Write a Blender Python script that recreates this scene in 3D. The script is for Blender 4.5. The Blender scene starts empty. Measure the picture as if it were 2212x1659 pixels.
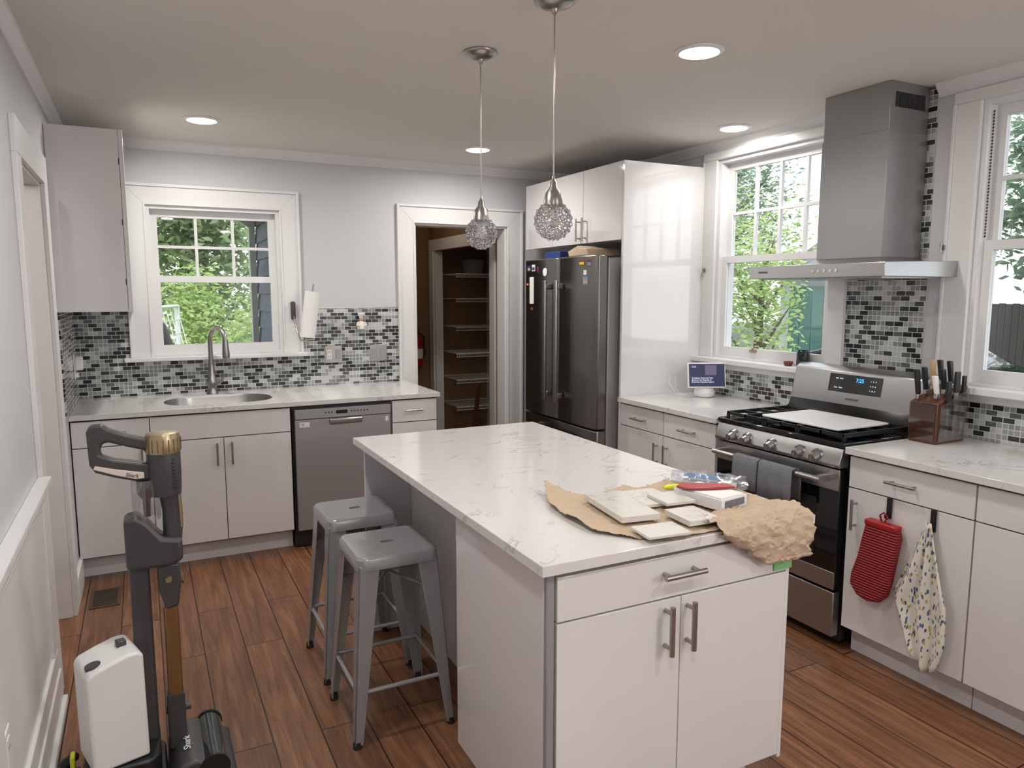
import bpy,bmesh,math,random
from mathutils import Vector as V, Matrix, noise as NZ
random.seed(7)
scene=bpy.context.scene
COL=bpy.context.collection
W={}
# ---------------------------------------------------------------- materials
def S(r,g,b):
    f=lambda c:(c/12.92 if c<=.04045 else ((c+.055)/1.055)**2.4)
    return (f(r/255),f(g/255),f(b/255),1)
def newmat(name):
    m=bpy.data.materials.new(name);m.use_nodes=True
    nt=m.node_tree;p=nt.nodes['Principled BSDF'];return m,nt,p
def N(nt,t,**k):
    n=nt.nodes.new(t)
    for a,b in k.items():setattr(n,a,b)
    return n
def mixc(nt,fac,a,b):
    n=N(nt,'ShaderNodeMix',data_type='RGBA')
    for s,v in ((0,fac),(6,a),(7,b)):
        if isinstance(v,(tuple,float,int)): n.inputs[s].default_value=v
        else: nt.links.new(v,n.inputs[s])
    return n.outputs[2]
def mat(name,c,rough=.5,metal=0,var=.05,scale=6,bump=0,coat=0,stretch=None,spec=None):
    m,nt,p=newmat(name)
    tc=N(nt,'ShaderNodeTexCoord');no=N(nt,'ShaderNodeTexNoise');no.inputs['Scale'].default_value=scale;no.inputs['Detail'].default_value=4
    src=tc.outputs['Object']
    if stretch:
        mp=N(nt,'ShaderNodeMapping');mp.inputs['Scale'].default_value=stretch;nt.links.new(src,mp.inputs[0]);src=mp.outputs[0]
    nt.links.new(src,no.inputs['Vector'])
    a=tuple(min(1,x*(1-var)) for x in c[:3])+(1,);b=tuple(min(1,x*(1+var)) for x in c[:3])+(1,)
    nt.links.new(mixc(nt,no.outputs[0],a,b),p.inputs['Base Color'])
    p.inputs['Roughness'].default_value=rough;p.inputs['Metallic'].default_value=metal
    p.inputs['Coat Weight'].default_value=coat
    if spec is not None:p.inputs['Specular IOR Level'].default_value=spec
    if bump:
        bp=N(nt,'ShaderNodeBump');bp.inputs['Strength'].default_value=bump;bp.inputs['Distance'].default_value=.01
        nt.links.new(no.outputs[0],bp.inputs['Height']);nt.links.new(bp.outputs[0],p.inputs['Normal'])
    return m
M={}
M['wall']=mat('wall_paint',S(208,209,213),.7,var=.015,scale=3)
M['ceil']=mat('ceiling_paint',S(224,219,211),.85,var=.015,scale=2)
M['trim']=mat('trim_paint',S(228,228,228),.35,var=.02)
M['gloss']=mat('gloss_white_cabinet',S(226,224,224),.06,var=.01,coat=1,spec=.8)
M['glossb']=mat('cabinet_core',S(215,212,214),.3,var=.01)
M['grey']=mat('island_grey_panel',S(208,208,211),.2,var=.01)
M['strip']=mat('grey_edge_strip',S(146,145,146),.4,var=.03)
M['gap']=mat('shadow_gap_black',S(28,28,30),.6)  # dark colour stands in for shade in gaps, seat hole and vent slots
M['nickel']=mat('brushed_nickel',S(172,169,166),.3,1,var=.04,scale=30,stretch=(1,1,.1))
M['chrome']=mat('polished_chrome',S(215,215,218),.12,1)
M['black']=mat('black_plastic',S(30,31,33),.35)
M['iron']=mat('cast_iron',S(20,20,21),.55,bump=.1,scale=80)
M['blackgl']=mat('black_glass',S(10,11,13),.06,coat=.5)
M['dark']=mat('charcoal_plastic',S(66,65,67),.36)
M['rubber']=mat('rubber',S(35,35,36),.8)
M['white']=mat('white_plastic',S(232,232,232),.3)
M['stoolm']=mat('grey_enamel_steel',S(160,162,165),.24,.3,var=.03,coat=.4)
M['gold']=mat('champagne_gold',S(176,160,128),.3,.8)
M['bronze']=mat('bronze_tube',S(138,104,66),.35,.6)
M['tan']=mat('pantry_tan_paint',S(130,102,72),.8)
M['pink']=mat('hallway_beige_paint',S(222,208,200),.7)
M['red']=mat('red_enamel',S(160,24,28),.35)
M['steelk']=mat('knife_steel',S(190,190,192),.2,1)
M['wood']=mat('walnut_block',S(98,58,38),.35,var=.35,scale=20,stretch=(1,1,.15),coat=.2)
M['woodl']=mat('light_wood',S(190,160,120),.5,var=.15,scale=20)
M['kraft']=mat('kraft_paper',S(194,172,148),.8,var=.07,scale=26,bump=.6)
M['paper']=mat('white_paper',S(238,238,236),.8,bump=.15,scale=60)
M['towelg']=mat('grey_terry_cloth',S(134,137,142),.95,bump=1,scale=220,var=.12)
M['siding']=mat('blue_grey_siding',S(120,132,158),.7)
M['asph']=mat('asphalt',S(118,120,122),.9,bump=.2,scale=20)
M['grass']=mat('lawn_grass',S(128,152,92),.9,var=.3,scale=3)
M['bark']=mat('tree_bark',S(110,94,78),.9,var=.3,scale=12,bump=.6,stretch=(1,1,.2))
M['carp']=mat('dark_car_paint',S(22,24,30),.15,.3,coat=1)
M['garg']=mat('green_garage_door',S(84,130,116),.6)
M['garw']=mat('white_clapboard',S(205,208,208),.7)
M['fence']=mat('weathered_fence_wood',S(92,88,84),.9,var=.25,scale=8,stretch=(1,6,1))
M['roof']=mat('roof_shingle',S(112,110,112),.9,var=.2,scale=30)
M['ceram']=mat('porcelain',S(235,228,222),.3)
M['skin']=mat('painted_skin_tone',S(215,160,130),.5)
M['blue']=mat('blue_card',S(40,60,120),.6)
M['lblue']=mat('light_blue_print',S(110,160,205),.6)
M['green']=mat('green_tape',S(130,196,130),.6)
M['yellow']=mat('yellow_plastic',S(225,230,50),.4)
M['jar']=mat('dark_green_glass_jar',S(22,38,36),.12,coat=.6)
M['roller']=mat('dark_iridescent_tube',S(74,84,84),.12,.7,var=.4,scale=14,coat=.6)
M['terra']=mat('red_clay',S(132,66,56),.6)
M['vent']=mat('bronze_vent',S(104,86,60),.45,.5)
M['wire']=mat('white_coated_wire',S(225,225,222),.4)
def steel(name,c,rough,stretch,var=.06):
    return mat(name,c,rough,1,var=var,scale=9,stretch=stretch)
M['steelv']=steel('brushed_stainless_vertical',S(172,172,173),.3,(40,40,.4))
M['steelhood']=mat('chimney_stainless',S(158,158,158),.32,.7,var=.06,scale=9,stretch=(40,40,.4))
M['steelh']=steel('brushed_stainless_horizontal',S(186,185,184),.3,(.4,.4,60))
M['steeldk']=steel('dark_stainless',S(134,131,129),.3,(40,40,.4))
M['steeldw']=mat('dishwasher_stainless',S(160,158,158),.42,.45,var=.05,scale=9,stretch=(.4,.4,60))
M['sidegr']=mat('fridge_side_grey',S(160,160,162),.4,.4)
def quartz(name,vs=3.2,base=S(224,222,220),vein=S(184,182,180),wd=.016):
    m,nt,p=newmat(name)
    g=N(nt,'ShaderNodeNewGeometry');n1=N(nt,'ShaderNodeTexNoise');n1.inputs['Scale'].default_value=vs;n1.inputs['Detail'].default_value=8;n1.inputs['Distortion'].default_value=1.0
    nt.links.new(g.outputs['Position'],n1.inputs['Vector'])
    r=N(nt,'ShaderNodeValToRGB');e=r.color_ramp.elements
    e[0].position=.5-wd;e[0].color=(0,0,0,1);e[1].position=.5;e[1].color=(1,1,1,1)
    x=e.new(.5+wd);x.color=(0,0,0,1)
    nt.links.new(n1.outputs[0],r.inputs[0])
    n2=N(nt,'ShaderNodeTexNoise');n2.inputs['Scale'].default_value=6;nt.links.new(g.outputs['Position'],n2.inputs['Vector'])
    r2=N(nt,'ShaderNodeValToRGB');r2.color_ramp.elements[0].position=.45;r2.color_ramp.elements[1].position=.64
    nt.links.new(n2.outputs[0],r2.inputs[0])
    mu=N(nt,'ShaderNodeMath',operation='MULTIPLY');nt.links.new(r.outputs[0],mu.inputs[0]);nt.links.new(r2.outputs[0],mu.inputs[1])
    n3=N(nt,'ShaderNodeTexNoise');n3.inputs['Scale'].default_value=160;nt.links.new(g.outputs['Position'],n3.inputs['Vector'])
    b2=tuple(x*.94 for x in base[:3])+(1,)
    bc=mixc(nt,n3.outputs[0],b2,base)
    nt.links.new(mixc(nt,mu.outputs[0],bc,vein),p.inputs['Base Color'])
    p.inputs['Roughness'].default_value=.12;return m
M['quartz']=quartz('white_quartz',4.2)
M['marble']=quartz('marble_sample',11,S(222,218,212),S(160,156,152))
def tile(name,ax):
    m,nt,p=newmat(name)
    g=N(nt,'ShaderNodeNewGeometry');sp=N(nt,'ShaderNodeSeparateXYZ');cb=N(nt,'ShaderNodeCombineXYZ')
    nt.links.new(g.outputs['Position'],sp.inputs[0]);nt.links.new(sp.outputs[ax],cb.inputs[0]);nt.links.new(sp.outputs[2],cb.inputs[1])
    RH=.0245;BW=.049
    def brick(w):
        b=N(nt,'ShaderNodeTexBrick');b.offset=.5;b.inputs['Scale'].default_value=1
        b.inputs['Color1'].default_value=(0,0,0,1);b.inputs['Color2'].default_value=(1,1,1,1);b.inputs['Mortar'].default_value=(0,0,0,1)
        b.inputs['Brick Width'].default_value=w;b.inputs['Row Height'].default_value=RH;b.inputs['Mortar Size'].default_value=.0015;b.inputs['Mortar Smooth'].default_value=0
        nt.links.new(cb.outputs[0],b.inputs['Vector']);return b
    b=brick(BW);h=brick(BW/2);h.offset=0
    r=N(nt,'ShaderNodeValToRGB');r.color_ramp.interpolation='CONSTANT';e=r.color_ramp.elements
    e[0].position=0;e[0].color=S(40,41,44);e[1].position=.2;e[1].color=S(62,64,67)
    for q,c in ((.36,S(98,102,103)),(.46,S(156,160,158)),(.6,S(192,197,194)),(.82,S(136,141,140))):
        x=e.new(q);x.color=c
    nt.links.new(b.outputs['Color'],r.inputs[0])
    isl=N(nt,'ShaderNodeMath',operation='GREATER_THAN');isl.inputs[1].default_value=.46;nt.links.new(b.outputs['Color'],isl.inputs[0])
    hm=N(nt,'ShaderNodeMath',operation='MULTIPLY');nt.links.new(isl.outputs[0],hm.inputs[0]);nt.links.new(h.outputs['Fac'],hm.inputs[1])
    fm=N(nt,'ShaderNodeMath',operation='MAXIMUM');nt.links.new(hm.outputs[0],fm.inputs[0]);nt.links.new(b.outputs['Fac'],fm.inputs[1])
    nt.links.new(mixc(nt,fm.outputs[0],r.outputs[0],S(214,215,213)),p.inputs['Base Color'])
    rr=N(nt,'ShaderNodeMath',operation='MULTIPLY_ADD');nt.links.new(fm.outputs[0],rr.inputs[0]);rr.inputs[1].default_value=.6;rr.inputs[2].default_value=.14
    nt.links.new(rr.outputs[0],p.inputs['Roughness'])
    bp=N(nt,'ShaderNodeBump');bp.invert=True;bp.inputs['Strength'].default_value=.4;bp.inputs['Distance'].default_value=.002
    nt.links.new(fm.outputs[0],bp.inputs['Height']);nt.links.new(bp.outputs[0],p.inputs['Normal'])
    return m
M['tilex']=tile('glass_mosaic_tile',0);M['tiley']=tile('glass_mosaic_tile_side',1)
def floorm():
    m,nt,p=newmat('reddish_plank_floor')
    g=N(nt,'ShaderNodeNewGeometry');sp=N(nt,'ShaderNodeSeparateXYZ');cb=N(nt,'ShaderNodeCombineXYZ')
    nt.links.new(g.outputs['Position'],sp.inputs[0]);nt.links.new(sp.outputs[1],cb.inputs[0]);nt.links.new(sp.outputs[0],cb.inputs[1])
    b=N(nt,'ShaderNodeTexBrick');b.offset=.37;b.offset_frequency=2;b.inputs['Scale'].default_value=1
    b.inputs['Color1'].default_value=(0,0,0,1);b.inputs['Color2'].default_value=(1,1,1,1);b.inputs['Mortar'].default_value=(.5,.5,.5,1)
    b.inputs['Brick Width'].default_value=1.25;b.inputs['Row Height'].default_value=.165;b.inputs['Mortar Size'].default_value=.0026;b.inputs['Mortar Smooth'].default_value=0
    nt.links.new(cb.outputs[0],b.inputs['Vector'])
    mp=N(nt,'ShaderNodeMapping');mp.inputs['Scale'].default_value=(24,1.5,1);nt.links.new(g.outputs['Position'],mp.inputs[0])
    vm=N(nt,'ShaderNodeVectorMath',operation='ADD');sc=N(nt,'ShaderNodeVectorMath',operation='SCALE');sc.inputs['Scale'].default_value=17
    nt.links.new(b.outputs['Color'],sc.inputs[0]);nt.links.new(mp.outputs[0],vm.inputs[0]);nt.links.new(sc.outputs[0],vm.inputs[1])
    n=N(nt,'ShaderNodeTexNoise');n.inputs['Scale'].default_value=1.6;n.inputs['Detail'].default_value=9;n.inputs['Distortion'].default_value=.7;n.inputs['Roughness'].default_value=.66
    nt.links.new(vm.outputs[0],n.inputs['Vector'])
    r=N(nt,'ShaderNodeValToRGB');e=r.color_ramp.elements
    e[0].position=.28;e[0].color=S(86,56,39);e[1].position=.74;e[1].color=S(158,114,82)
    x=e.new(.5);x.color=S(122,82,57)
    nt.links.new(n.outputs[0],r.inputs[0])
    hs=N(nt,'ShaderNodeHueSaturation');nt.links.new(r.outputs[0],hs.inputs['Color'])
    ma=N(nt,'ShaderNodeMath',operation='MULTIPLY_ADD');nt.links.new(b.outputs['Color'],ma.inputs[0]);ma.inputs[1].default_value=.4;ma.inputs[2].default_value=.8
    nt.links.new(ma.outputs[0],hs.inputs['Value'])
    nt.links.new(mixc(nt,b.outputs['Fac'],hs.outputs[0],S(40,24,16)),p.inputs['Base Color'])
    p.inputs['Roughness'].default_value=.34
    bp=N(nt,'ShaderNodeBump');bp.inputs['Strength'].default_value=.12;bp.inputs['Distance'].default_value=.003
    nt.links.new(n.outputs[0],bp.inputs['Height']);nt.links.new(bp.outputs[0],p.inputs['Normal'])
    return m
M['floor']=floorm()
def glassm(name,tint=(1,1,1,1),k=.07,rough=.02):
    m=bpy.data.materials.new(name);m.use_nodes=True;nt=m.node_tree;nt.nodes.clear()
    o=N(nt,'ShaderNodeOutputMaterial');t=N(nt,'ShaderNodeBsdfTransparent');g=N(nt,'ShaderNodeBsdfGlossy');x=N(nt,'ShaderNodeMixShader')
    t.inputs[0].default_value=tint;g.inputs['Roughness'].default_value=rough;x.inputs[0].default_value=k
    nt.links.new(t.outputs[0],x.inputs[1]);nt.links.new(g.outputs[0],x.inputs[2]);nt.links.new(x.outputs[0],o.inputs[0]);return m
M['glass']=glassm('window_glass',k=.04);M['clear']=glassm('clear_plastic',(.88,.88,.9,1),.2,.08);M['bag']=glassm('clear_plastic_bag',(.9,.92,.96,1),.3,.2)
M['crystal']=glassm('crystal',(.92,.92,.95,1),.45,.03)
def emi(name,c,s):
    m,nt,p=newmat(name);p.inputs['Base Color'].default_value=c;p.inputs['Emission Color'].default_value=c;p.inputs['Emission Strength'].default_value=s
    return m
M['lamp']=emi('lit_lens',(1,.96,.9,1),9)
M['bulb']=mat('frosted_bulb',S(240,238,230),.3)
M['ledblue']=emi('blue_display_digits',S(60,150,255),3)
M['screen']=emi('display_screen',S(34,40,70),.6)
M['scrtxt']=emi('display_text',S(215,218,232),.8)
M['scrpic']=emi('display_picture',S(90,86,110),.5)
def leafm(name,c1,c2):
    m=bpy.data.materials.new(name);m.use_nodes=True;nt=m.node_tree;nt.nodes.clear()
    o=N(nt,'ShaderNodeOutputMaterial');d=N(nt,'ShaderNodeBsdfDiffuse');t=N(nt,'ShaderNodeBsdfTranslucent');x=N(nt,'ShaderNodeMixShader');x.inputs[0].default_value=.45
    g=N(nt,'ShaderNodeNewGeometry');n=N(nt,'ShaderNodeTexNoise');n.inputs['Scale'].default_value=1.4;n.inputs['Detail'].default_value=5;nt.links.new(g.outputs['Position'],n.inputs['Vector'])
    r=N(nt,'ShaderNodeValToRGB');r.color_ramp.elements[0].position=.35;r.color_ramp.elements[0].color=c1;r.color_ramp.elements[1].position=.65;r.color_ramp.elements[1].color=c2
    nt.links.new(n.outputs[0],r.inputs[0]);nt.links.new(r.outputs[0],d.inputs[0]);nt.links.new(r.outputs[0],t.inputs[0])
    nt.links.new(d.outputs[0],x.inputs[1]);nt.links.new(t.outputs[0],x.inputs[2]);nt.links.new(x.outputs[0],o.inputs[0]);return m
M['leafd']=leafm('dark_foliage',S(122,148,106),S(176,194,146));M['leafh']=leafm('hazy_foliage',S(122,148,126),S(170,192,160))
M['leafl']=leafm('light_foliage',S(160,188,116),S(198,216,150));M['leafm']=leafm('bush_foliage',S(140,168,106),S(188,206,142))
def mitt():
    m,nt,p=newmat('red_ribbed_silicone');tc=N(nt,'ShaderNodeTexCoord');w=N(nt,'ShaderNodeTexWave');w.bands_direction='Z';w.inputs['Scale'].default_value=28;w.inputs['Distortion'].default_value=.3
    nt.links.new(tc.outputs['Object'],w.inputs['Vector']);nt.links.new(mixc(nt,w.outputs[0],S(124,14,24),S(160,24,36)),p.inputs['Base Color'])
    bp=N(nt,'ShaderNodeBump');bp.inputs['Distance'].default_value=.004;nt.links.new(w.outputs[0],bp.inputs['Height']);nt.links.new(bp.outputs[0],p.inputs['Normal']);p.inputs['Roughness'].default_value=.5;return m
M['mitt']=mitt()
def leaftowel():
    m,nt,p=newmat('leaf_print_cotton');tc=N(nt,'ShaderNodeTexCoord')
    cur=S(226,222,212)
    for ang,c,off,th in ((.6,S(84,106,146),0,.27),(-.7,S(190,176,104),3.3,.26),(.1,S(72,92,132),7.1,.22)):
        mp=N(nt,'ShaderNodeMapping');mp.inputs['Rotation'].default_value=(ang,0,0);mp.inputs['Scale'].default_value=(1,84,28);mp.inputs['Location'].default_value=(0,off,off*.7)
        nt.links.new(tc.outputs['Object'],mp.inputs[0])
        v=N(nt,'ShaderNodeTexVoronoi');v.inputs['Scale'].default_value=1;nt.links.new(mp.outputs[0],v.inputs['Vector'])
        r=N(nt,'ShaderNodeMath',operation='LESS_THAN');r.inputs[1].default_value=th;nt.links.new(v.outputs['Distance'],r.inputs[0])
        cur=mixc(nt,r.outputs[0],cur,c)
    nt.links.new(cur,p.inputs['Base Color']);p.inputs['Roughness'].default_value=.9;return m
M['leaft']=leaftowel()
# ---------------------------------------------------------------- mesh builder
class B:
    def __init__(s): s.bm=bmesh.new()
    def f(s,vs,m=0):
        try: fa=s.bm.faces.new(vs)
        except ValueError: return
        fa.material_index=m
    def v(s,p): return s.bm.verts.new(p)
    def hexa(s,P,m=0):
        v=[s.v(p) for p in P]
        for q in ((0,3,2,1),(4,5,6,7),(0,1,5,4),(1,2,6,5),(2,3,7,6),(3,0,4,7)): s.f([v[i] for i in q],m)
        return s
    def box(s,x0,x1,y0,y1,z0,z1,m=0):
        return s.hexa([(x0,y0,z0),(x1,y0,z0),(x1,y1,z0),(x0,y1,z0),(x0,y0,z1),(x1,y0,z1),(x1,y1,z1),(x0,y1,z1)],m)
    def cyl(s,p0,p1,r0,r1=None,m=0,seg=20,cap=True):
        return s.tube([p0,p1],[r0,r0 if r1 is None else r1],m,seg,cap)
    def tube(s,pts,r,m=0,seg=10,cap=True,closed=False):
        pts=[V(p) for p in pts];n=len(pts)
        if not isinstance(r,(list,tuple)): r=[r]*n
        rings=[];up=None
        for i,p in enumerate(pts):
            if closed: t=(pts[(i+1)%n]-pts[i-1]).normalized()
            else: t=(pts[min(i+1,n-1)]-pts[max(i-1,0)]).normalized()
            if up is None:
                up=t.orthogonal().normalized()
            else:
                up=(up-t*up.dot(t));up=up.normalized() if up.length>1e-6 else t.orthogonal().normalized()
            w=t.cross(up)
            rings.append([s.v(p+(up*math.cos(a)+w*math.sin(a))*r[i]) for a in [2*math.pi*k/seg for k in range(seg)]])
        for i in range(n if closed else n-1):
            A=rings[i];C=rings[(i+1)%n]
            for k in range(seg): s.f([A[k],A[(k+1)%seg],C[(k+1)%seg],C[k]],m)
        if cap and not closed: s.f(rings[0][::-1],m);s.f(rings[-1],m)
        return s
    def lathe(s,prof,c=(0,0,0),m=0,seg=28,ax='z'):
        rings=[]
        for (r,z) in prof:
            ring=[]
            for k in range(seg):
                a=2*math.pi*k/seg;x,y=r*math.cos(a),r*math.sin(a)
                q={'z':(x,y,z),'y':(x,z,y),'x':(z,x,y)}[ax]
                ring.append(s.v((c[0]+q[0],c[1]+q[1],c[2]+q[2])))
            rings.append(ring)
        for i in range(len(rings)-1):
            for k in range(seg): s.f([rings[i][k],rings[i][(k+1)%seg],rings[i+1][(k+1)%seg],rings[i+1][k]],m)
        if prof[0][0]>1e-4: s.f(rings[0][::-1],m)
        if prof[-1][0]>1e-4: s.f(rings[-1],m)
        return s
    def prism(s,pts,ax,a0,a1,m=0):
        g={'x':lambda p,a:(a,p[0],p[1]),'y':lambda p,a:(p[0],a,p[1]),'z':lambda p,a:(p[0],p[1],a)}[ax]
        A=[s.v(g(p,a0)) for p in pts];C=[s.v(g(p,a1)) for p in pts];n=len(pts)
        s.f(A[::-1],m);s.f(C,m)
        for k in range(n): s.f([A[k],A[(k+1)%n],C[(k+1)%n],C[k]],m)
        return s
    def sph(s,c,r,m=0,sc=(1,1,1),sub=2):
        q=bmesh.ops.create_icosphere(s.bm,subdivisions=sub,radius=r)
        for v in q['verts']: v.co=V((v.co.x*sc[0]+c[0],v.co.y*sc[1]+c[1],v.co.z*sc[2]+c[2]))
        fs=set(f for v in q['verts'] for f in v.link_faces)
        for f in fs:f.material_index=m
        return s
    def holeplate(s,outer,inner,z0,z1,m=0):
        bm=s.bm;es=[]
        for loop in (outer,inner):
            vs=[s.v((p[0],p[1],z1)) for p in loop]
            for k in range(len(vs)): es.append(bm.edges.new((vs[k],vs[(k+1)%len(vs)])))
        r=bmesh.ops.triangle_fill(bm,use_beauty=True,use_dissolve=False,edges=es,normal=(0,0,1))
        fs=[g for g in r['geom'] if isinstance(g,bmesh.types.BMFace)]
        e=bmesh.ops.extrude_face_region(bm,geom=fs)
        for g in e['geom']:
            if isinstance(g,bmesh.types.BMVert): g.co.z=z0
        for f in bm.faces: f.material_index=m
        return s
    def rotz(s,c,deg):
        R=Matrix.Rotation(math.radians(deg),4,'Z');c=V(c)
        for v in s.bm.verts: v.co=R@(v.co-c)+c
        return s
def tag(o,label=None,cat=None,kind=None,group=None):
    if label:o['label']=label
    if cat:o['category']=cat
    if kind:o['kind']=kind
    if group:o['group']=group
def O(name,b,mats,parent=None,label=None,cat=None,bev=0,smooth=0,kind=None,group=None,seg=2):
    bm=b.bm
    bmesh.ops.recalc_face_normals(bm,faces=bm.faces)
    me=bpy.data.meshes.new(name)
    xs=[v.co for v in bm.verts]
    c=V(((min(p.x for p in xs)+max(p.x for p in xs))/2,(min(p.y for p in xs)+max(p.y for p in xs))/2,(min(p.z for p in xs)+max(p.z for p in xs))/2))
    for v in bm.verts:v.co-=c
    bm.to_mesh(me);bm.free()
    for k in (mats if isinstance(mats,(list,tuple)) else [mats]): me.materials.append(M[k])
    if smooth:
        for p in me.polygons:p.use_smooth=True
        me.set_sharp_from_angle(angle=math.radians(smooth))
    o=bpy.data.objects.new(name,me);COL.objects.link(o)
    if parent is not None: o.parent=parent;o.location=c-W[parent.name]
    else: o.location=c
    W[o.name]=c
    if bev:
        md=o.modifiers.new('b','BEVEL');md.width=bev;md.segments=seg;md.limit_method='ANGLE';md.angle_limit=math.radians(40)
        for p in me.polygons:p.use_smooth=True
        if not smooth: me.set_sharp_from_angle(angle=math.radians(60))
    tag(o,label,cat,kind,group);return o
def root(name,loc,label,cat,group=None):
    o=bpy.data.objects.new(name,None);o.empty_display_size=.05;COL.objects.link(o);o.location=loc;W[o.name]=V(loc);tag(o,label,cat,None,group);return o
def dup(r,d,label=None):
    n=r.copy();COL.objects.link(n);n.location=r.location+V(d);W[n.name]=W[r.name]+V(d)
    if label:n['label']=label
    def rec(a,b):
        for ch in list(a.children):
            q=ch.copy();COL.objects.link(q);q.parent=b;rec(ch,q)
    rec(r,n);return n
def text(body,size,loc,rot,m,parent,ext=.0004,name='lettering',align='CENTER'):
    c=bpy.data.curves.new('txt','FONT');c.body=body;c.size=size;c.extrude=ext;c.align_x=align;c.align_y='CENTER'
    t=bpy.data.objects.new('txt',c);COL.objects.link(t);bpy.context.view_layer.update()
    me=bpy.data.meshes.new_from_object(t);bpy.data.objects.remove(t);me.materials.clear();me.materials.append(M[m])
    o=bpy.data.objects.new(name,me);COL.objects.link(o);o.parent=parent;o.location=V(loc)-W[parent.name];o.rotation_euler=rot;W[o.name]=V(loc);return o
ROT_Y=(math.pi/2,0,0)
ROT_X=(math.pi/2,0,-math.pi/2)
ST='structure'
def wall(name,ax,c0,c1,a0,a1,z0,z1,holes,m):
    A=sorted(set([a0,a1]+[h for q in holes for h in q[:2]]));Z=sorted(set([z0,z1]+[h for q in holes for h in q[2:]]))
    A=[a for a in A if a0<=a<=a1];Z=[z for z in Z if z0<=z<=z1];b=B()
    for i in range(len(A)-1):
        for j in range(len(Z)-1):
            ca,cz=(A[i]+A[i+1])/2,(Z[j]+Z[j+1])/2
            if any(h[0]<ca<h[1] and h[2]<cz<h[3] for h in holes): continue
            if ax=='y': b.box(A[i],A[i+1],c0,c1,Z[j],Z[j+1])
            else: b.box(c0,c1,A[i],A[i+1],Z[j],Z[j+1])
    return O(name,b,m,kind=ST)
CZ=2.49
XL=-.375;XR=3.28;YB=5.15
# ---------------------------------------------------------------- shell
O('floor',B().box(-2.2,3.43,-2.6,7.3,-.12,0),'floor',kind=ST)
O('ceiling',B().box(-2.2,3.43,-2.6,7.3,CZ,CZ+.12),'ceil',kind=ST)
wall('wall_back','y',YB,YB+.14,XL-.1,XR,0,CZ,[(.05,.86,1.16,2.10),(1.80,2.55,0,2.06)],'wall')
wall('wall_right','x',XR,XR+.15,-2.6,7.3,0,CZ,[(2.74,3.62,1.15,2.38),(1.12,2.00,1.15,2.38)],'wall')
wall('wall_left','x',XL-.1,XL,-2.6,YB,0,CZ,[(3.25,3.98,0,2.05)],'wall')
wall('wall_front','y',-2.72,-2.6,-2.2,3.43,0,CZ,[],'wall')
wall('wall_side_room','x',-2.3,-2.2,-2.6,7.3,0,CZ,[],'pink')
wall('wall_side_room_end','y',YB,YB+.14,-2.2,XL-.1,0,CZ,[],'pink')
wall('wall_pantry_left','x',1.52,1.6,YB+.14,7.1,0,CZ,[],'tan')
wall('wall_pantry_back','y',7.1,7.2,1.52,XR,0,CZ,[],'tan')
wall('wall_pantry_right','x',2.64,2.72,YB+.14,7.1,0,CZ,[(5.62,6.95,0,1.97)],'tan')
O('trim_1',B().box(2.62,2.64,6.95,7.06,0,1.97).box(2.62,2.64,5.52,5.62,0,1.97).box(2.62,2.64,5.52,7.06,1.97,2.08).box(2.64,2.72,6.93,6.95,0,1.97),'trim',kind=ST,bev=.003)
pr=[(0,0),(0,-.058),(-.010,-.058),(-.016,-.042),(-.040,-.014),(-.044,0)]
O('trim_2',B().prism([(YB+a,CZ+z) for a,z in pr],'x',XL,XR),'trim',kind=ST)
O('trim_3',B().prism([(XL-a,CZ+z) for a,z in pr],'y',-2.6,YB),'trim',kind=ST)
O('trim_4',B().prism([(XR+a,CZ+z) for a,z in pr],'y',2.63,YB).prism([(XR+a,CZ+z) for a,z in pr],'y',-2.6,2.20),'trim',kind=ST)
def casing_y(n,x0,x1,z0,z1,w,y):
    b=B()
    def mit(o,i,t0,t1):
        P=[((x0-o,z0),(x0-o,z1+o),(x0-i,z1+i),(x0-i,z0)),((x0-o,z1+o),(x1+o,z1+o),(x1+i,z1+i),(x0-i,z1+i)),((x1+o,z1+o),(x1+o,z0),(x1+i,z0),(x1+i,z1+i))]
        for q in P: b.hexa([(p[0],y-t0,p[1]) for p in q]+[(p[0],y-t1,p[1]) for p in q])
    mit(w,0,0,.018);mit(w,w-.018,.0181,.030);mit(.012,0,.0181,.023)
    return O(n,b,'trim',kind=ST,bev=.002)
casing_y('trim_5',.055,.855,1.156,2.10,.128,YB)
O('trim_6',B().box(-.11,1.01,YB-.075,YB+.05,1.13,1.156),'trim',kind=ST,bev=.005)
casing_y('trim_7',1.80,2.55,0,2.06,.132,YB)
O('trim_14',B().box(1.80,1.815,YB+.001,YB+.14,0,2.045).box(2.535,2.55,YB+.001,YB+.14,0,2.045).box(1.80,2.55,YB+.001,YB+.14,2.045,2.06),'trim',kind=ST,bev=.002)
O('trim_8',B().box(XL,XL+.018,3.13,3.25,0,2.05).box(XL,XL+.018,3.98,4.10,0,2.05).box(XL,XL+.0185,3.13,4.10,2.05,2.18)
  .box(XL-.1,XL-.001,3.25,3.262,0,2.038).box(XL-.1,XL-.001,3.968,3.98,0,2.038).box(XL-.1,XL-.001,3.25,3.98,2.038,2.05),'trim',kind=ST,bev=.002)
b=B().box(XL,XL+.010,-2.6,3.129,.141,.862).box(XL,XL+.045,-2.6,3.13,.862,.887).box(XL,XL+.024,-2.6,3.13,.80,.862).box(XL,XL+.022,-2.6,3.13,.141,.22)
for y in (-2.6,-1.7,-.8,.1,1.0,1.95,3.04): b.box(XL,XL+.0215,y,y+.089,.2201,.7999)
O('trim_9',b,'trim',kind=ST,bev=.003)
O('baseboard_left',B().box(XL,XL+.028,-2.6,3.13,.03,.14).box(XL,XL+.042,-2.6,3.13,0,.03),'trim',kind=ST,bev=.004)
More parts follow.
